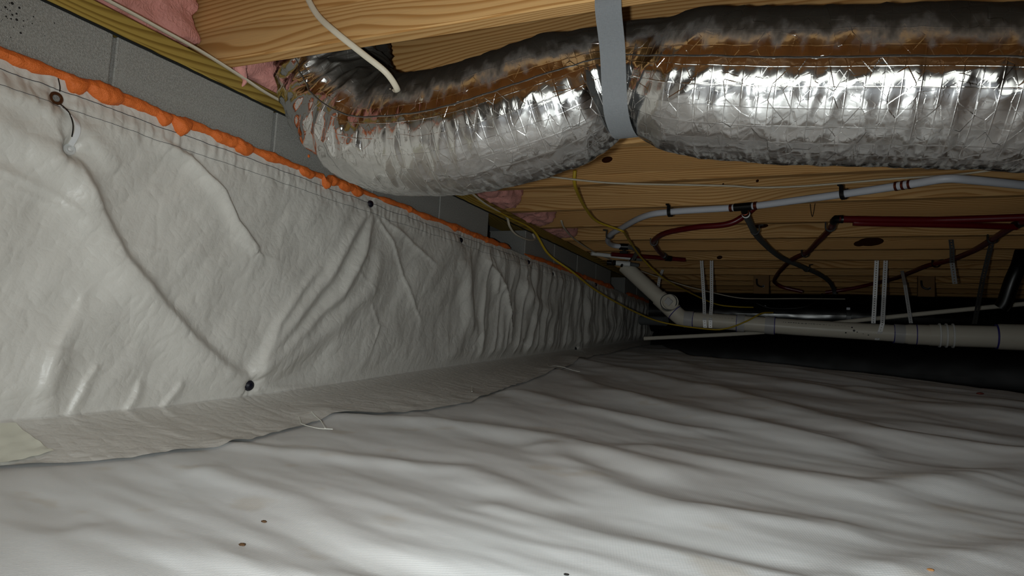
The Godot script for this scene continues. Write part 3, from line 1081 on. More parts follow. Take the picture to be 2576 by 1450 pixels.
# ---------------------------------------------------------------- foam
func bead(z0: float, z1: float, r0: float, r1: float, sd: float, blobs := []) -> ArrayMesh:
	var n := int(absf(z1 - z0) / 0.0035)
	var sides := 20
	var v := PackedVector3Array()
	var uv := PackedVector2Array()
	var nn := noise(FastNoiseLite.TYPE_SIMPLEX_SMOOTH, 1.0, 2, 71)
	for i in n:
		var t := float(i) / (n - 1)
		var z := lerpf(z0, z1, t)
		var endt := sqrt(clampf(minf(t, 1.0 - t) * 18.0, 0.0, 1.0))
		var lump := nn.get_noise_1d(z * 7.0 + sd)
		var big := pow(maxf(0.0, nn.get_noise_1d(z * 13.0 + 40.0 + sd)), 1.5)
		var r := (lerpf(r0, r1, t) * (1.0 + 0.5 * lump) + 0.007 * big) * endt
		var cy := TOP + 0.006 + 0.004 * nn.get_noise_1d(z * 5.0 + 90.0) - 0.003 * big
		for bl in blobs:
			var e: float = sqrt(maxf(0.0, 1.0 - pow((z - bl[0]) / (bl[1] * 1.5), 2.0)))
			r += bl[2] * e
			cy -= bl[3] * e
		for k in sides + 1:
			var a := TAU * (k % sides) / sides
			var d := Vector3(cos(a), sin(a), 0)
			var q := 1.0 + 0.2 * nn.get_noise_3d(z * 55.0, cos(a) * 1.1 + sd, sin(a) * 1.1)
			v.append(Vector3(WX + 0.009, cy, z) + d * r * q * Vector3(0.95, 1.0, 1.0).x)
			uv.append(Vector2(z, a * r))
	return grid(v, uv, sides + 1, n, false)

func build_foam() -> void:
	solo("foam_bead", bead(0.56, -1.63, 0.0082, 0.0098, 0.0, [[-0.712, 0.012, 0.010, 0.010], [-0.762, 0.022, 0.009, 0.004], [-0.885, 0.009, 0.006, 0.008], [-0.925, 0.013, 0.008, 0.009], [-1.045, 0.03, 0.005, 0.0], [-1.09, 0.016, 0.006, 0.004], [-1.30, 0.018, 0.006, 0.006], [-1.375, 0.01, 0.006, 0.016], [-1.46, 0.02, 0.006, 0.004], [-1.51, 0.016, 0.009, 0.008]]), M.foam, "long lumpy bead of orange spray foam sealing the near liner hem to the block wall", "spray foam", "orange spray foam beads")
	solo("foam_bead", bead(-1.61, -2.62, 0.0085, 0.0105, 5.0), M.foam, "thinner bead of orange spray foam ending at the first vent opening", "spray foam", "orange spray foam beads")
	solo("foam_bead", bead(-2.78, -4.42, 0.009, 0.013, 9.0), M.foam, "dim patchy bead of orange spray foam between the two vent openings", "spray foam", "orange spray foam beads")
	solo("foam_bead", bead(-4.8, -5.7, 0.012, 0.012, 15.0), M.foam, "dark far bead of orange spray foam past the second vent opening", "spray foam", "orange spray foam beads")
	var d := SphereMesh.new()
	d.radius = 0.0045
	d.height = 0.006
	d.radial_segments = 12
	d.rings = 6
	var o := solo("foam_drop", d, M.foam, "tiny stray drop of orange foam on the grey block under the foil duct", "spray foam")
	o.position = Vector3(WX + 0.001, 0.451, -1.314)
	o.rotation = Vector3(0, 0, PI / 2)

# ---------------------------------------------------------------- insulation
func batt(lo: Vector3, hi: Vector3, sd: float) -> ArrayMesh:
	# a soft block whose faces are pushed in and out
	var s := SphereMesh.new()
	s.radius = 1.0
	s.height = 2.0
	s.radial_segments = 90
	s.rings = 60
	var arr := s.get_mesh_arrays()
	var v: PackedVector3Array = arr[Mesh.ARRAY_VERTEX]
	var idx: PackedInt32Array = arr[Mesh.ARRAY_INDEX]
	var c := (lo + hi) / 2
	var h := (hi - lo) / 2
	for i in v.size():
		var d := v[i]
		var m := pow(pow(absf(d.x), 7.0) + pow(absf(d.y), 7.0) + pow(absf(d.z), 7.0), 1.0 / 7.0)
		var q := d / m
		var w := c + q * h
		var b := noise_b.get_noise_3d(w.x * 11.0 + sd, w.y * 11.0, w.z * 11.0) * 0.022 + noise_c.get_noise_3d(w.x * 40.0, w.y * 40.0 + sd, w.z * 40.0) * 0.008
		v[i] = w + d * b
	var uv: PackedVector2Array = arr[Mesh.ARRAY_TEX_UV]
	return mesh_of(v, uv, idx)

func build_insulation() -> void:
	var g := "pink insulation batts in the joist ends"
	var bays := [
		[Vector3(-1.32, 0.585, -0.99), Vector3(-1.195, 0.79, -0.66), "rosy pink fibreglass batt stuffed above the sill just before the strap's joist"],
		[Vector3(-1.32, 0.58, -1.375), Vector3(-1.145, 0.79, -1.05), "bright pink fibreglass tuft poking out beside the bent end of the foil duct"],
		[Vector3(-1.32, 0.575, -2.58), Vector3(-1.075, 0.79, -2.24), "dusky pink fibreglass batt above the sill where the yellow cable comes out"],
		[Vector3(-1.32, 0.575, -2.97), Vector3(-1.06, 0.79, -2.64), "dim pink fibreglass batt above the sill next past the yellow cable"],
		[Vector3(-1.32, 0.575, -3.36), Vector3(-1.07, 0.79, -3.03), "dark pink fibreglass batt where the thin white cable leaves the sill"],
	]
	for k in bays.size():
		var b = bays[k]
		solo("insulation_batt", batt(b[0], b[1], k * 13.0), M.pink, b[2], "insulation", g)
	# the wisp that hangs over the sill beside the duct
	var w := []
	for i in 12:
		var t := i / 11.0
		w.append(Vector3(-1.148 + 0.004 * sin(t * 5.0), 0.585 - 0.042 * t, -1.06 - 0.02 * t + 0.006 * sin(t * 7.0)))
	solo("insulation_tuft", tube(w, [0.014, 0.016, 0.015, 0.013, 0.011, 0.009, 0.007, 0.005, 0.005, 0.004, 0.003, 0.001], 9), M.pink, "small pink wisp of fibreglass hanging over the green sill", "insulation")

# ---------------------------------------------------------------- cables
func V(x: float, y: float, z: float) -> Vector3:
	return Vector3(x, y, z)

func build_cables() -> void:
	solo("power_cable", tube(smooth_path([V(-1.15, 0.577, 0.5), V(-1.149, 0.576, -0.3), V(-1.148, 0.577, -0.738), V(-1.147, 0.5745, -0.859), V(-1.1455, 0.571, -0.954), V(-1.145, 0.561, -1.063), V(-1.143, 0.55, -1.175), V(-1.142, 0.553, -1.4), V(-1.142, 0.565, -1.7), V(-1.142, 0.57, -2.0)]), 0.0058, 8, true, 0.55), M.cable_white, "thin white cable stapled along the olive sill above the block wall", "cable")
	solo("power_cable", tube(smooth_path([V(-0.93, 0.72, -0.988), V(-0.904, 0.667, -0.985), V(-0.871, 0.621, -0.984), V(-0.824, 0.580, -0.984), V(-0.775, 0.541, -1.01), V(-0.74, 0.512, -1.04), V(-0.735, 0.49, -1.075), V(-0.76, 0.50, -1.09)]), 0.0062, 10, true, 0.6), M.cable_white, "dusty white flat cable hanging over the bright joist onto the foil duct", "cable")
	solo("power_cable", tube(smooth_path([V(-0.95, 0.562, -1.93), V(-0.861, 0.561, -1.984), V(-0.781, 0.560, -2.016), V(-0.649, 0.559, -2.107), V(-0.552, 0.559, -2.159), V(-0.373, 0.556, -2.199), V(-0.198, 0.553, -2.238), V(-0.126, 0.553, -2.273), V(-0.006, 0.555, -2.291), V(0.111, 0.558, -2.287), V(0.273, 0.56, -2.263), V(0.424, 0.561, -2.251), V(0.538, 0.562, -2.204), V(0.75, 0.563, -2.1)]), 0.0058, 8, true, 0.55), M.cable_white, "long white cable running under the joist below the foil duct", "cable")
	solo("power_cable", tube(smooth_path([V(-1.13, 0.562, -1.9), V(-1.128, 0.567, -2.066), V(-1.128, 0.556, -2.197), V(-1.128, 0.538, -2.287), V(-1.12, 0.529, -2.50), V(-1.10, 0.515, -2.75), V(-1.073, 0.426, -2.900), V(-1.0, 0.36, -3.05), V(-0.95, 0.29, -3.35), V(-0.85, 0.215, -3.8), V(-0.72, 0.168, -4.0), V(-0.467, 0.140, -4.0), V(-0.357, 0.15, -4.005), V(-0.249, 0.198, -4.02), V(-0.18, 0.245, -4.08), V(-0.12, 0.26, -4.2)]), 0.006, 8, true, 0.75), M.cable_yellow, "yellow cable drooping from the sill past the wall liner and under the drain pipe", "cable", "yellow cables")
	solo("power_cable", tube(smooth_path([V(-1.118, 0.566, -1.95), V(-1.12, 0.567, -2.097), V(-1.12, 0.552, -2.164), V(-1.12, 0.537, -2.287), V(-1.122, 0.533, -2.42), V(-1.13, 0.529, -2.522), V(-1.135, 0.498, -2.57), V(-1.135, 0.477, -2.64), V(-1.128, 0.473, -2.758), V(-1.13, 0.49, -2.857), V(-1.15, 0.52, -2.88)]), 0.0052, 8, true, 0.7), M.cable_white, "short white cable looping off the sill over the vent opening", "cable")
	solo("power_cable", tube(smooth_path([V(-0.70, 0.60, -2.11), V(-0.714, 0.556, -2.167), V(-0.762, 0.54, -2.459), V(-0.77, 0.528, -2.65), V(-0.708, 0.512, -2.75), V(-0.69, 0.506, -2.8), V(-0.74, 0.525, -3.1), V(-0.76, 0.49, -3.5), V(-0.69, 0.41, -3.8), V(-0.6, 0.37, -4.25), V(-0.479, 0.325, -4.5), V(-0.353, 0.312, -4.53), V(-0.252, 0.316, -4.6)]), 0.006, 8, true, 0.75), M.cable_yellow, "yellow cable hanging from the joists across the grey pipe to the black duct", "cable", "yellow cables")
	solo("power_cable", tube(smooth_path([V(-1.0, 0.575, -2.85), V(-1.014, 0.556, -2.942), V(-1.055, 0.55, -3.251), V(-1.065, 0.545, -3.676), V(-1.045, 0.55, -4.15), V(-0.883, 0.503, -4.40), V(-0.70, 0.444, -4.42), V(-0.546, 0.407, -4.45), V(-0.348, 0.37, -4.5), V(-0.2, 0.37, -4.55), V(0.02, 0.38, -4.6), V(0.3, 0.4, -4.8)]), 0.0045, 7, true, 0.7), M.cable_white, "thin pale cable swagged from the sill in front of the sloping drain pipe", "cable")
	solo("power_cable", tube(smooth_path([V(-0.33, 0.372, -4.72), V(-0.27, 0.368, -4.78), V(-0.23, 0.352, -4.8), V(-0.17, 0.33, -4.8), V(-0.08, 0.325, -4.81), V(0.03, 0.335, -4.81), V(0.09, 0.355, -4.82), V(0.14, 0.385, -4.85), V(0.17, 0.44, -4.93)]), 0.008, 8), M.cable_black, "black cable drooping across the shiny highlight of the black duct", "cable")

# ---------------------------------------------------------------- water pipes
func clip(at: Vector3, along: Vector3, size := 0.017) -> ArrayMesh:
	# a half hoop with a nailing foot
	var t := along.normalized()
	var up := Vector3.UP
	var s := t.cross(up).normalized()
	var arc := []
	for k in 13:
		var a := PI + PI * k / 12.0
		arc.append(at + s * (cos(a) * size) + up * (sin(a) * size))
	arc.push_front(at - s * size + up * 0.02)
	arc.append(at + s * size + up * 0.022)
	arc.append(at + s * (size + 0.016) + up * 0.024)
	return strip(arc, t, 0.013, 0.005)

func ring(p: Vector3, along: Vector3, r: float, w: float, sides := 18) -> ArrayMesh:
	var d := along.normalized()
	return lathe([Vector2(r - 0.003, -w / 2), Vector2(r, -w / 2 + 0.001), Vector2(r, w / 2 - 0.001), Vector2(r - 0.003, w / 2)], p, d, sides)

func build_water_pipes() -> void:
	var R := 0.0125
	# main grey line
	var g := thing("water_pipe", "pale grey bendy water pipe clipped under the joists with a black tee", "pipe", Vector3(-0.2, 0.53, -2.5))
	var gp := smooth_path([V(1.3, 0.535, -2.75), V(0.95, 0.535, -2.53), V(0.681, 0.535, -2.36), V(0.607, 0.535, -2.307), V(0.469, 0.538, -2.233), V(0.397, 0.54, -2.209), V(0.324, 0.54, -2.252), V(0.203, 0.54, -2.323), V(-0.005, 0.54, -2.432), V(-0.179, 0.54, -2.51), V(-0.445, 0.54, -2.557), V(-0.57, 0.54, -2.634), V(-0.73, 0.538, -2.886), V(-0.806, 0.536, -3.014), V(-0.862, 0.532, -3.169), V(-0.872, 0.53, -3.293), V(-0.83, 0.528, -3.34)], 10)
	part(g, "tube", tube(gp, R, 14), M.pex_grey)
	part(g, "tee_fitting", join([tube([V(-0.21, 0.54, -2.516), V(-0.148, 0.54, -2.496)], 0.0148, 16), tube([V(-0.179, 0.54, -2.51), V(-0.177, 0.534, -2.56)], 0.013, 14)]), M.black, "black plastic tee")
	for q in [[-0.222, -2.52], [-0.136, -2.492]]:
		part(g, "crimp_ring", ring(V(q[0], 0.54, q[1]), V(1, 0, 0.3), 0.0145, 0.012), M.copper, "copper crimp ring")
	part(g, "branch_ring", ring(V(-0.1765, 0.533, -2.575), V(0.03, -0.08, -1), 0.0142, 0.025), M.copper, "copper crimp ring on the branch")
	for q in [[0.312, -2.259], [0.296, -2.268], [0.28, -2.278]]:
		part(g, "crimp_ring", ring(V(q[0], 0.54, q[1]), V(1, 0, 0.58), 0.0145, 0.008), M.copper, "copper crimp ring")
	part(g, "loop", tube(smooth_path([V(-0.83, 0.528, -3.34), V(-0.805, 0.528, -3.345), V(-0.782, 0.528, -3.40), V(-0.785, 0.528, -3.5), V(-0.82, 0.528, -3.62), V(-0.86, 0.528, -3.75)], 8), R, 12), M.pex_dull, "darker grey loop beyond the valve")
	part(g, "valve", join([tube([V(-0.845, 0.528, -3.337), V(-0.80, 0.528, -3.345)], 0.017, 14), tube([V(-0.822, 0.53, -3.34), V(-0.82, 0.505, -3.34)], 0.007, 10), box(V(-0.842, 0.492, -3.348), V(-0.798, 0.506, -3.332), 0.003)]), M.black, "small black valve")
	for q in [[V(-0.452, 0.54, -2.56), V(1, 0, 0.2)], [V(0.14, 0.54, -2.355), V(1, 0, 0.5)], [V(-0.815, 0.535, -3.03), V(0.4, 0, 1)]]:
		part(g, "pipe_clip", clip(q[0], q[1]), M.black, "black plastic clip")
	# branch that goes down the run
	var b := thing("branch_pipe", "dull grey branch pipe running away from the tee towards the black duct", "pipe", Vector3(0.0, 0.52, -4.0))
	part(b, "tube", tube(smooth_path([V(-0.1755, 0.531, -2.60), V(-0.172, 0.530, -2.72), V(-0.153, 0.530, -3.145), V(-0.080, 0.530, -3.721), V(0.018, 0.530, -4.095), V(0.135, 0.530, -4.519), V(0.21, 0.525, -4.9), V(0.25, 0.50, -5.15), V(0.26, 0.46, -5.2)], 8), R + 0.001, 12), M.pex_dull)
	part(b, "collar", ring(V(-0.1755, 0.531, -2.60), V(0.02, 0, -1), 0.0152, 0.008), M.pex_white, "white collar")
	for q in [[V(-0.161, 0.53, -2.95), V(0.04, 0, -1)], [V(0.06, 0.53, -4.25), V(0.3, 0, -1)]]:
		part(b, "pipe_clip", clip(q[0], q[1]), M.black, "black plastic clip")
	# red lines
	var r1 := thing("red_pipe", "short dark red pipe curving under the joists beside the yellow cable", "pipe", Vector3(-0.55, 0.53, -3.2), "dark red water pipes")
	part(r1, "tube", tube(smooth_path([V(-0.15, 0.62, -2.86), V(-0.249, 0.548, -2.856), V(-0.4, 0.54, -2.894), V(-0.538, 0.54, -3.008), V(-0.623, 0.54, -3.166), V(-0.66, 0.54, -3.308), V(-0.688, 0.54, -3.622), V(-0.69, 0.54, -3.80)], 8), R, 12), M.pex_red)
	part(r1, "cross_tube", tube([V(-0.98, 0.54, -3.69), V(-0.70, 0.54, -3.86), V(-0.6, 0.54, -3.93)], R, 12), M.pex_red, "straight red length below the bend")
	part(r1, "elbow_fitting", tube([V(-0.689, 0.54, -3.74), V(-0.69, 0.54, -3.8)], 0.016, 12), M.black, "black fitting")
	part(r1, "sleeve", tube([V(-0.7, 0.54, -3.86), V(-0.67, 0.54, -3.88)], 0.0165, 12), M.black, "black sleeve")
	part(r1, "pipe_clip", clip(V(-0.655, 0.54, -3.28), V(-0.2, 0, -1)), M.black, "black plastic clip")
	var r2 := thing("red_pipe", "long straight dark red pipe across the joists ending in a black elbow", "pipe", Vector3(0.5, 0.53, -2.84), "dark red water pipes")
	part(r2, "tube", tube(smooth_path([V(1.4, 0.54, -2.77), V(0.814, 0.54, -2.824), V(0.536, 0.54, -2.846), V(0.408, 0.54, -2.837), V(0.15, 0.54, -2.785)], 8), R + 0.001, 12), M.pex_red)
	part(r2, "elbow_fitting", join([tube([V(0.165, 0.54, -2.787), V(0.14, 0.54, -2.785), V(0.135, 0.54, -2.83)], 0.0155, 14)]), M.black, "black elbow")
	part(r2, "down_tube", tube(smooth_path([V(0.137, 0.54, -2.83), V(0.126, 0.54, -3.027), V(0.096, 0.54, -3.28), V(0.053, 0.54, -3.65), V(-0.023, 0.54, -3.949), V(-0.096, 0.54, -4.511), V(-0.136, 0.54, -4.985), V(-0.132, 0.535, -5.15), V(-0.08, 0.51, -5.2), V(0.05, 0.48, -5.2)], 8), R, 12), M.pex_red, "dark red length running away from the elbow")
	for q in [[V(0.128, 0.54, -2.95), V(-0.05, 0, -1)], [V(0.045, 0.54, -3.7), V(-0.2, 0, -1)]]:
		part(r2, "pipe_clip", clip(q[0], q[1], 0.018), M.black, "black plastic clip")
	var r3 := thing("red_pipe", "dark red pipe sweeping away past the two dim hanger straps", "pipe", Vector3(0.75, 0.53, -3.6), "dark red water pipes")
	part(r3, "tube", tube(smooth_path([V(0.80, 0.54, -2.45), V(0.763, 0.54, -2.905), V(0.755, 0.54, -3.024), V(0.758, 0.54, -3.281), V(0.758, 0.54, -3.613), V(0.727, 0.54, -3.953), V(0.66, 0.54, -4.194), V(0.597, 0.54, -4.747), V(0.507, 0.538, -5.1), V(0.35, 0.505, -5.2), V(0.2, 0.48, -5.22)], 8), R, 12), M.pex_red)
	part(r3, "side_tube", tube(smooth_path([V(0.2, 0.528, -2.80), V(0.271, 0.525, -2.81), V(0.536, 0.525, -2.87), V(0.755, 0.53, -2.965)], 6), R * 0.95, 12), M.pex_red, "thinner red length joining from the side")
	part(r3, "tee_fitting", tube([V(0.762, 0.54, -2.92), V(0.756, 0.54, -3.0)], 0.016, 12), M.black, "black tee")
	for q in [[V(0.758, 0.54, -3.3), V(0, 0, -1)], [V(0.69, 0.54, -4.1), V(-0.3, 0, -1)]]:
		part(r3, "pipe_clip", clip(q[0], q[1], 0.018), M.black, "black plastic clip")
	# white stubs with black caps by the sill
	var w := thing("pipe_stub", "white pipe stub with black rings above the sloping drain pipe", "pipe", Vector3(-1.0, 0.53, -3.75), "white pipe stubs")
	part(w, "tube", tube([V(-1.09, 0.54, -3.66), V(-0.89, 0.535, -3.82)], 0.0115, 12), M.pex_white)
	for t in [0.97, 1.08]:
		part(w, "black_ring", ring(V(-1.09, 0.54, -3.66).lerp(V(-0.89, 0.535, -3.82), t), V(0.2, 0, -0.16), 0.0145, 0.009), M.black)
	part(w, "coupler", tube([V(-0.89, 0.535, -3.82), V(-0.84, 0.533, -3.86)], 0.012, 12), M.pex_dull, "grey coupler")
	var w2 := thing("pipe_stub", "short white stub with a black end cap at the top of the sloping drain pipe", "pipe", Vector3(-1.0, 0.53, -4.1), "white pipe stubs")
	part(w2, "tube", tube([V(-1.03, 0.53, -4.0), V(-0.945, 0.526, -4.02)], 0.0165, 14), M.pex_white)
	part(w2, "end_cap", tube([V(-1.085, 0.532, -3.99), V(-1.055, 0.531, -3.995)], 0.0155, 14), M.black, "black end cap")
	part(w2, "black_ring", ring(V(-1.04, 0.53, -3.998), V(1, 0, 0), 0.017, 0.012), M.black)
	part(w2, "port", tube([V(-0.99, 0.52, -4.0), V(-0.99, 0.508, -3.985)], 0.008, 10), M.black, "black side port")
	part(w2, "drop", tube([V(-0.945, 0.526, -4.02), V(-0.9, 0.522, -4.05)], 0.012, 12), M.pex_dull)

# ---------------------------------------------------------------- drain pipe
func pipe_seg(a: Vector3, b: Vector3, r: float) -> ArrayMesh:
	return tube([a, a.lerp(b, 0.5), b], r, 32)

func build_drain() -> void:
	var dr := thing("drain_pipe", "white plastic drain pipe sloping down from the sill and running level with glued couplings", "drain pipe", Vector3(0.0, 0.1, -4.1))
	var a := V(-1.0, 0.525, -4.1)
	var b := V(-0.66, 0.226, -4.1)
	part(dr, "sloping_length", tube([a, a.lerp(b, 0.5), a.lerp(b, 0.70)], 0.0455, 32), M.pvc)
	# cleanout wye and its cap
	var c := a.lerp(b, 0.83)
	part(dr, "cleanout_body", join([tube([a.lerp(b, 0.66), a.lerp(b, 0.95)], 0.052, 32), tube([c, c + V(0.03, 0.02, 0.085)], [0.05, 0.047], 32)]), M.pvc, "cleanout fitting")
	var cd := V(0.06, 0.12, 1.0).normalized()
	var ca := c + V(0.015, 0.015, 0.05)
	part(dr, "cleanout_ring", lathe([Vector2(0.047, 0.0), Vector2(0.051, 0.005), Vector2(0.051, 0.028), Vector2(0.046, 0.032)], ca, cd, 32), M.pex_dull, "dark collar round the cap")
	part(dr, "cleanout_cap", lathe([Vector2(0.046, 0.025), Vector2(0.045, 0.034), Vector2(0.0, 0.036)], ca, cd, 32), M.pvc, "round cleanout cap")
	var q := ca + cd * 0.04
	var bs := Basis(Vector3(0.78, -0.62, 0).normalized(), Vector3(0.62, 0.78, 0).normalized(), Vector3(0, 0, 1))
	part(dr, "cap_square", box(V(-0.021, -0.021, -0.006), V(0.021, 0.021, 0.008), 0.003, Vector2.ZERO, Transform3D(bs, q)), M.pvc_grey, "raised square wrench boss")
	# elbow and level run
	var run := [V(-0.62, 0.20, -4.1), V(-0.573, 0.197, -4.1), V(0.003, 0.174, -4.1), V(0.585, 0.158, -4.1), V(1.3, 0.165, -4.07), V(2.6, 0.16, -4.0)]
	part(dr, "elbow", tube(smooth_path([a.lerp(b, 0.95), V(-0.662, 0.226, -4.1), V(-0.635, 0.207, -4.1), V(-0.6, 0.199, -4.1)], 6), 0.049, 32), M.pvc, "glued elbow")
	part(dr, "primer_ring", ring(a.lerp(b, 0.955), b - a, 0.0525, 0.006, 32), M.primer, "purple primer line")
	part(dr, "level_length", tube([V(-0.62, 0.2, -4.1), V(0.003, 0.174, -4.1), V(0.56, 0.159, -4.1)], 0.0455, 32), M.pvc, "level length of pipe")
	for s in [[-0.615, -0.563], [-0.312, -0.268], [-0.157, -0.105], [0.495, 0.545]]:
		var y0: float = 0.174 + (0.003 - s[0]) * 0.04
		var y1: float = 0.174 + (0.003 - s[1]) * 0.04
		if s[0] > 0.0:
			y0 = 0.160
			y1 = 0.158
		part(dr, "coupling", join([tube([V(s[0], y0, -4.1), V(s[1], y1, -4.1)], 0.0515, 32)]), M.pvc_grey, "glued coupling hub")
		var e: float = s[1] if s[0] < -0.5 or s[0] > -0.2 and s[0] < 0.0 else s[0]
		part(dr, "primer_ring", ring(V(e, 0.174 + (0.003 - e) * 0.035, -4.1), V(1, -0.03, 0), 0.0522 if e == s[1] else 0.052, 0.005, 32), M.primer if e > -0.6 else M.ink, "dark primer line")
	# wider hubs near the frame edge
	part(dr, "wide_hub", tube([V(0.545, 0.159, -4.1), V(0.57, 0.158, -4.1), V(0.70, 0.158, -4.1), V(0.73, 0.158, -4.1)], [0.05, 0.054, 0.054, 0.05], 32), M.pvc, "wide hub")
	part(dr, "primer_ring", ring(V(0.60, 0.158, -4.1), V(1, 0, 0.04), 0.0552, 0.006, 32), M.primer, "purple primer line")
	part(dr, "wide_length", tube([V(0.66, 0.158, -4.1), V(1.3, 0.165, -4.08), V(2.6, 0.16, -4.0)], 0.0565, 32), M.pvc, "wider length of pipe")
	for x in [0.705, 0.735, 0.765]:
		part(dr, "lip", ring(V(x, 0.159, -4.098), V(1, 0.01, 0.04), 0.0645, 0.009, 36), M.pex_white, "raised pale lip")
	part(dr, "big_hub", tube([V(0.955, 0.163, -4.09), V(0.962, 0.163, -4.09), V(1.25, 0.165, -4.08), V(1.26, 0.165, -4.08)], [0.062, 0.066, 0.066, 0.062], 36), M.pvc, "big hub")
	part(dr, "primer_ring", ring(V(0.952, 0.163, -4.09), V(1, 0.01, 0.03), 0.0645, 0.008, 36), M.primer, "purple primer line")
	# printed line along the level pipe: rows of small dark dashes
	var dash := []
	rng.seed = 5
	for seg in [[-0.53, -0.33], [-0.06, 0.47]]:
		var x: float = seg[0]
		while x < seg[1]:
			var l := 0.004 + rng.randf() * 0.01
			var y := 0.174 + (0.003 - x) * 0.036 + 0.022
			dash.append(box(V(x, y - 0.0022, -4.0610), V(minf(x + l, seg[1]), y + 0.0022, -4.0600), 0.0004))
			x += l + 0.003 + rng.randf() * 0.006
	var ds := part(dr, "printed_line", join(dash), M.ink, "row of small dark printed marks")
	ds.set_meta("kind", "stuff")
	var spots := []
	for s in [[0.30, 0.165, 0.006], [0.315, 0.158, 0.003], [0.26, 0.152, 0.004], [0.29, 0.182, 0.004], [0.37, 0.145, 0.004], [0.43, 0.175, 0.003], [0.345, 0.15, 0.002]]:
		var dy: float = s[1] - 0.166
		spots.append(lathe([Vector2(0, 0.001), Vector2(s[2], 0.0006), Vector2(s[2] * 1.05, -0.002)], V(s[0], s[1], -4.1 + sqrt(0.0455 * 0.0455 - dy * dy)), V(0, dy / 0.0455, 1), 12))
	for sp in spots: part(dr, "stain_spot", sp, M.ink, "dark spot of primer")
	# smaller drain that enters behind, dim
	solo("drain_stub", tube([V(-0.99, 0.205, -4.6), V(-0.9, 0.203, -4.56), V(-0.8, 0.2, -4.5)], 0.032, 20), M.pex_dull, "dim grey pipe end behind the yellow cable near the wall corner", "pipe")
	solo("condensate_pipe", tube(smooth_path([V(-0.911, 0.074, -4.35), V(-0.154, 0.150, -4.35), V(0.324, 0.236, -4.37), V(1.138, 0.356, -4.36), V(2.0, 0.47, -4.36)], 8), 0.0128, 14), M.pvc, "thin white pipe slanting up behind the drain pipe", "pipe")

# ---------------------------------------------------------------- black ducts
func build_black_ducts() -> void:
	var n := 260
	var sides := 64
	for which in 2:
		var v := PackedVector3Array()
		var uv := PackedVector2Array()
		var r := 0.155 if which == 0 else 0.215
		for i in n:
			var t := float(i) / (n - 1)
			var x := -1.0 + 5.5 * t
			var c := V(x, 0.298 - 0.012 * t + 0.004 * sin(x * 3.0), -5.05) if which == 0 else V(x, -0.06 + 0.0 * x, -5.2 + 0.5 * smoothstep(0.0, 2.0, x))
			for k in sides + 1:
				var a := TAU * (k % sides) / sides
				var d := V(0, sin(a), cos(a))
				var q := 0.005 * noise_b.get_noise_3d(x * 6.0, cos(a) * 1.5 + which * 9.0, sin(a) * 1.5)
				if which == 0: q *= 0.5
				v.append(c + d * (r + q))
				uv.append(Vector2(x, a * r))
		var m := grid(v, uv, sides + 1, n, true)
		if which == 0:
			var o := thing("black_duct", "long shiny black plastic-jacketed duct hanging behind the drain pipe", "duct", Vector3(0.5, 0.14, -5.05), "black ducts")
			part(o, "jacket", m, M.black_duct)
			part(o, "tape_patch", ring(V(0.33, 0.296, -5.05), V(1, 0, 0), 0.1595, 0.03, 48), M.black, "glossy band round the duct")
			part(o, "foil_scrap", box(V(0.315, 0.335, -4.897), V(0.338, 0.352, -4.889), 0.002), M.pex_grey, "silver scrap")
			part(o, "foil_scrap", box(V(-0.200, 0.34, -4.903), V(-0.183, 0.352, -4.896), 0.002), M.pex_grey, "silver scrap")
		else:
			solo("black_duct", m, M.black_dull, "thick black duct lying on the ground in the dark beneath the drain pipe", "duct", "black ducts")

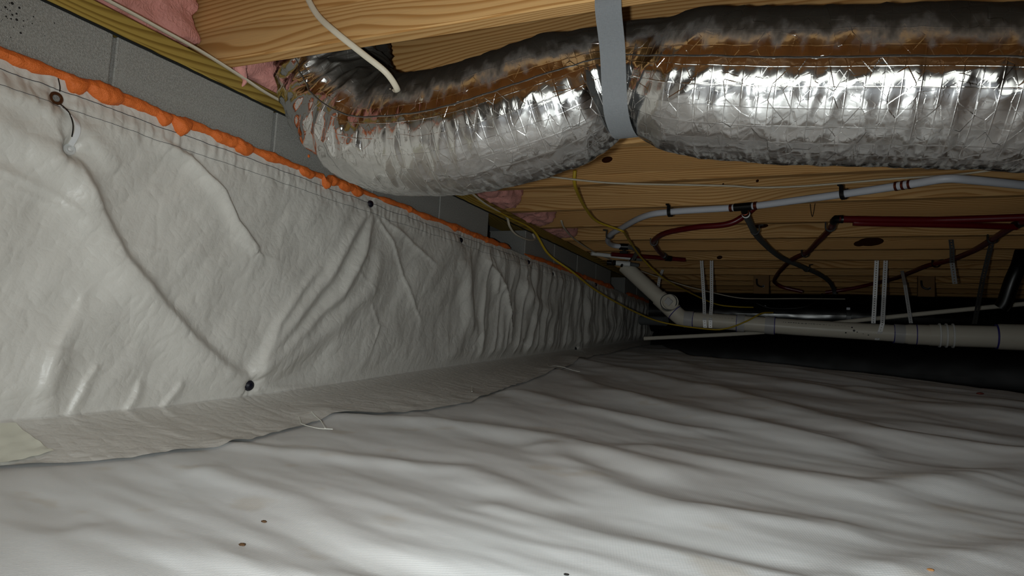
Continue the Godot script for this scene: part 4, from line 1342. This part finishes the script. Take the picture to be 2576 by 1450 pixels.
# ---------------------------------------------------------------- hangers
func build_hangers() -> void:
	var g := "perforated steel hanger straps"
	var side := V(1, 0.03, 0.0).normalized()
	var z := -4.155
	var list := [
		["bright perforated steel strap leaning slightly, the first past the cleanout cap", [V(-0.54, 0.60, -4.192), V(-0.505, 0.30, -4.12), V(-0.492, 0.195, -4.049), V(-0.487, 0.15, -4.05)], 0.02],
		["bright upright perforated steel strap, second past the cleanout cap", [V(-0.478, 0.60, -4.192), V(-0.462, 0.30, -4.12), V(-0.458, 0.195, -4.049), V(-0.457, 0.15, -4.05)], 0.02],
		["bright perforated steel strap ending behind the level drain pipe under the big knot", [V(0.4217, 0.60, -4.192), V(0.412, 0.36, -4.19), V(0.404, 0.215, -4.17)], 0.022],
		["bright perforated steel strap wrapping over the front of the drain pipe under the big knot", [V(0.4656, 0.60, -4.192), V(0.452, 0.36, -4.15), V(0.436, 0.21, -4.055), V(0.425, 0.165, -4.05), V(0.412, 0.12, -4.075)], 0.022],
		["slanting perforated steel strap reaching the wide hub of the drain pipe", [V(0.60, 0.565, -4.62), V(0.58, 0.45, -4.35), V(0.578, 0.22, -4.12)], 0.018],
		["short perforated steel strap hanging above the cleanout cap", [V(-0.86, 0.568, -4.65), V(-0.875, 0.50, -4.62), V(-0.88, 0.42, -4.6)], 0.019],
	]
	for s in list:
		solo("hanger_strap", perforated(s[1], side, s[2]), M.steel, s[0], "hanger strap", g)
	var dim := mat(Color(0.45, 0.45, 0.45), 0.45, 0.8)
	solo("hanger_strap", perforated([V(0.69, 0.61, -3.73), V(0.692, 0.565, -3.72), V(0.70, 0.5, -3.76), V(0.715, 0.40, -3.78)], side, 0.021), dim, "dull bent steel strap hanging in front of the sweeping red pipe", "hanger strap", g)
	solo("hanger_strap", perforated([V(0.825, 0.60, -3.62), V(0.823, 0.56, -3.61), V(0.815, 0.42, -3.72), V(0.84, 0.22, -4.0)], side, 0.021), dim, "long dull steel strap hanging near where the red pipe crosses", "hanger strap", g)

	# wire hook on a joist
	solo("wire_hook", tube(smooth_path([V(0.052, 0.648, -2.978), V(0.056, 0.61, -2.972), V(0.061, 0.589, -2.97), V(0.066, 0.61, -2.972), V(0.071, 0.647, -2.978)], 5), 0.0014, 6), M.cable_black, "thin black wire bent in a V on the joist face", "wire hook")
	# wooden blocks with metal clips between the last joists
	var bl := [[V(-0.272, 0.437, -4.968), V(-0.168, 0.5695, -4.931), "dim wooden cleat with a shiny clip above the black duct highlight"], [V(0.73, 0.437, -4.968), V(0.825, 0.5695, -4.931), "dim wooden cleat with a metal clip beyond the slanting strap"]]
	for k in 2:
		var o := thing("wood_cleat", bl[k][2], "wooden cleat", V((bl[k][0].x + bl[k][1].x) / 2, 0.42, -4.95), "wooden cleats holding the black duct")
		part(o, "block", box(bl[k][0], bl[k][1], 0.003), M.cleat)
		var cx: float = o.position.x
		part(o, "clip", tube(smooth_path([V(cx - 0.03, 0.54, -4.922), V(cx - 0.025, 0.50, -4.918), V(cx, 0.485, -4.914), V(cx + 0.02, 0.49, -4.912)], 5), 0.006, 8), M.black, "dark bent clip")
		part(o, "clip_head", lathe([Vector2(0, 0.008), Vector2(0.006, 0.006), Vector2(0.009, 0.0)], V(cx + 0.015, 0.488, -4.918), V(0, 0, 1), 12), M.steel, "shiny clip head")
	# black hose that hangs at the frame edge
	solo("black_hose", tube(smooth_path([V(1.03, 0.58, -3.95), V(1.0, 0.503, -3.9), V(0.972, 0.425, -3.9), V(0.95, 0.33, -3.92), V(0.935, 0.30, -3.93)], 6), 0.034, 16), M.black, "thick black hose hanging down in front of the thin slanting pipe", "hose")

# ---------------------------------------------------------------- small things
func build_small() -> void:
	# the lamp that stands beside the viewpoint, outside the picture
	var hl := thing("hand_lamp", "small round hand lamp held low beside the viewpoint, outside the picture", "lamp", V(-0.052, -0.012, 0.04))
	var back := V(-0.35, 0.02, 1).normalized()
	part(hl, "housing", lathe([Vector2(0.012, -0.002), Vector2(0.014, 0.0), Vector2(0.014, 0.03), Vector2(0.011, 0.045), Vector2(0.0, 0.045)], V(-0.052, -0.012, 0.036), back, 24), M.black)
	var glow := mat(Color(0.9, 0.9, 0.9), 0.3)
	glow.emission_enabled = true
	glow.emission = Color(0.97, 1.0, 1.0)
	glow.emission_energy_multiplier = 4.0
	part(hl, "lens", lathe([Vector2(0.0, 0.0), Vector2(0.012, 0.0), Vector2(0.012, 0.003)], V(-0.052, -0.012, 0.034), back, 24), glow)
	# pins that hold the liner
	var names := {
		1: "dark blue pin head low on the wall liner where the folds fan out",
		2: "dark blue pin in the liner hem below the sag of the foil duct",
		3: "dark pin in the liner hem just before the first vent opening",
		4: "dark blue pin in the liner hem just past the first vent opening",
		5: "small dark pin in the dim liner hem under the drooping yellow cable",
		6: "small dark pin in the liner hem before the second vent opening",
		7: "dark pin at the foot of the far wall liner",
	}
	for k in names:
		var q: Array = PINS[k]
		var at := V(WX + 0.008, q[1], q[0])
		var o := thing("liner_pin", names[k], "pin", at, "pins fixing the wall liner")
		var s := 1.25 if k == 1 else 1.0
		part(o, "head", lathe([Vector2(0.0, 0.010 * s), Vector2(0.004 * s, 0.0095 * s), Vector2(0.0085 * s, 0.007 * s), Vector2(0.0105 * s, 0.003 * s), Vector2(0.0105 * s, 0.0)], at, V(1, 0, 0.15), 24), M.pin)
		part(o, "shank", tube([at - V(0.006, 0, 0), at + V(0.002, 0, 0)], 0.003, 8), M.pin)
	var w := V(WX + 0.020, 0.287, -0.706)
	var wo := thing("washer", "clear plastic washer fixed to the wall liner below the brass eyelet", "washer", w)
	part(wo, "disc", lathe([Vector2(0.0025, 0.0035), Vector2(0.0045, 0.0042), Vector2(0.006, 0.002), Vector2(0.0095, 0.0028), Vector2(0.0098, 0.0)], w, V(1, 0.05, 0.15), 28), M.clear)
	part(wo, "screw", lathe([Vector2(0, 0.0035), Vector2(0.0026, 0.003), Vector2(0.003, 0.0)], w, V(1, 0.05, 0.15), 14), M.steel, "screw head")
	# loose threads pulled from the sheet edges
	var th := [
		["curled white thread lying where the wall liner skirt meets the ground sheet", [V(-0.99, 0, -1.20), V(-0.92, 0, -1.145), V(-0.885, 0, -1.11), V(-0.84, 0, -1.062)]],
		["longer curled white thread on the ground sheet edge below the dark blue pin", [V(-0.99, 0, -1.16), V(-0.96, 0, -1.13), V(-0.92, 0, -1.09), V(-0.86, 0, -1.06), V(-0.82, 0, -1.06)]],
		["pale thread straggling off the liner skirt past the curled threads", [V(-1.02, 0, -2.1), V(-0.99, 0, -1.97), V(-0.94, 0, -1.9), V(-0.88, 0, -1.78)]],
		["wisp of white thread at the far torn edge of the liner skirt", [V(-1.0, 0, -2.75), V(-0.95, 0, -2.65), V(-0.9, 0, -2.6), V(-0.8, 0, -2.6)]],
	]
	for t in th:
		var p := []
		for q in smooth_path(t[1], 6):
			p.append(V(q.x, ground_y(q.x, q.z) + 0.011, q.z))
		solo("loose_thread", tube(p, 0.0011, 6), M.fibre, t[0], "thread", "white threads on the liner edge")
	# the strip of tape and sealant at the near corner of the skirt
	var tv := PackedVector3Array()
	var tu := PackedVector2Array()
	for j in 16:
		for i in 24:
			var z := -0.42 - 0.25 * i / 23.0
			var x := -1.135 + 0.1 * j / 15.0
			tv.append(V(x, ground_y(x, z) + cove(z) * pow(1.0 - clampf((x - WX - 0.01) / skirt_width(z), 0.0, 1.0), 1.25) + 0.012 * exp(-(x - WX - 0.01) / 0.018) + 0.009 + 0.003 * noise_b.get_noise_2d(x * 40.0, z * 40.0), z))
			tu.append(Vector2(x, z))
	var tape := mat(Color(0.83, 0.825, 0.76), 0.18)
	solo("seam_tape", grid(tv, tu, 24, 16, false), tape, "yellowish crinkled patch of seam tape on the liner skirt at the frame edge", "tape")
	# where a second sheet laps over the first, its corner turned up
	var lv := PackedVector3Array()
	var lu := PackedVector2Array()
	for j in 30:
		for i in 30:
			var p := i / 29.0
			var q := j / 29.0
			var a := V(0.80, 0, -2.60).lerp(V(0.50, 0, -1.70), q)
			var b := V(2.4, 0, -2.3).lerp(V(1.6, 0, -1.0), q)
			var c := a.lerp(b, p * p)
			var curl := 0.012 * exp(-p * 14.0) * (1.0 - q) + 0.006
			lv.append(V(c.x, ground_y(c.x, c.z) + curl, c.z))
			lu.append(Vector2(c.x, c.z))
	solo("ground_liner_lap", grid(lv, lu, 30, 30, false), M.ground, "loose corner of a second white sheet lapped over the ground liner at the dark side", "ground liner")
	# debris on the ground
	var de := [[-0.573, -0.625, 0.0028, "tiny round brown seed lying on the bright ground sheet"], [-0.528, -0.547, 0.003, "small crumpled brown leaf scrap on the bright ground sheet"], [-0.198, -0.628, 0.002, "dark brown crumb on the ground sheet near the middle"], [0.02, -0.67, 0.002, "dark brown crumb on the ground sheet further along"], [0.55, -2.55, 0.008, "small reddish scrap on the dim ground sheet"], [0.13, -0.80, 0.0025, "pale tan crumb lying near the ground sheet's folded ridge"]]
	for k in de.size():
		var d = de[k]
		var at := V(d[0], ground_y(d[0], d[1]), d[1])
		var s := SphereMesh.new()
		s.radius = 1.0
		s.height = 2.0
		s.radial_segments = 14
		s.rings = 8
		var arr := s.get_mesh_arrays()
		var v: PackedVector3Array = arr[Mesh.ARRAY_VERTEX]
		for i in v.size():
			v[i] = at + v[i] * V(1.3, 0.45, 0.9) * d[2] * (1.0 + 0.4 * noise_b.get_noise_3d(v[i].x * 2.0 + k * 5.0, v[i].y * 2.0, v[i].z * 2.0)) + V(0, d[2] * 0.35, 0)
		var m: Material = M.leaf if k < 2 else M.speck
		if k == 4: m = mat(Color(0.35, 0.1, 0.05), 0.8)
		if k == 5: m = mat(Color(0.7, 0.5, 0.3), 0.8)
		solo("debris_scrap", mesh_of(v, arr[Mesh.ARRAY_TEX_UV], arr[Mesh.ARRAY_INDEX]), m, d[3], "debris", "scraps on the ground sheet")
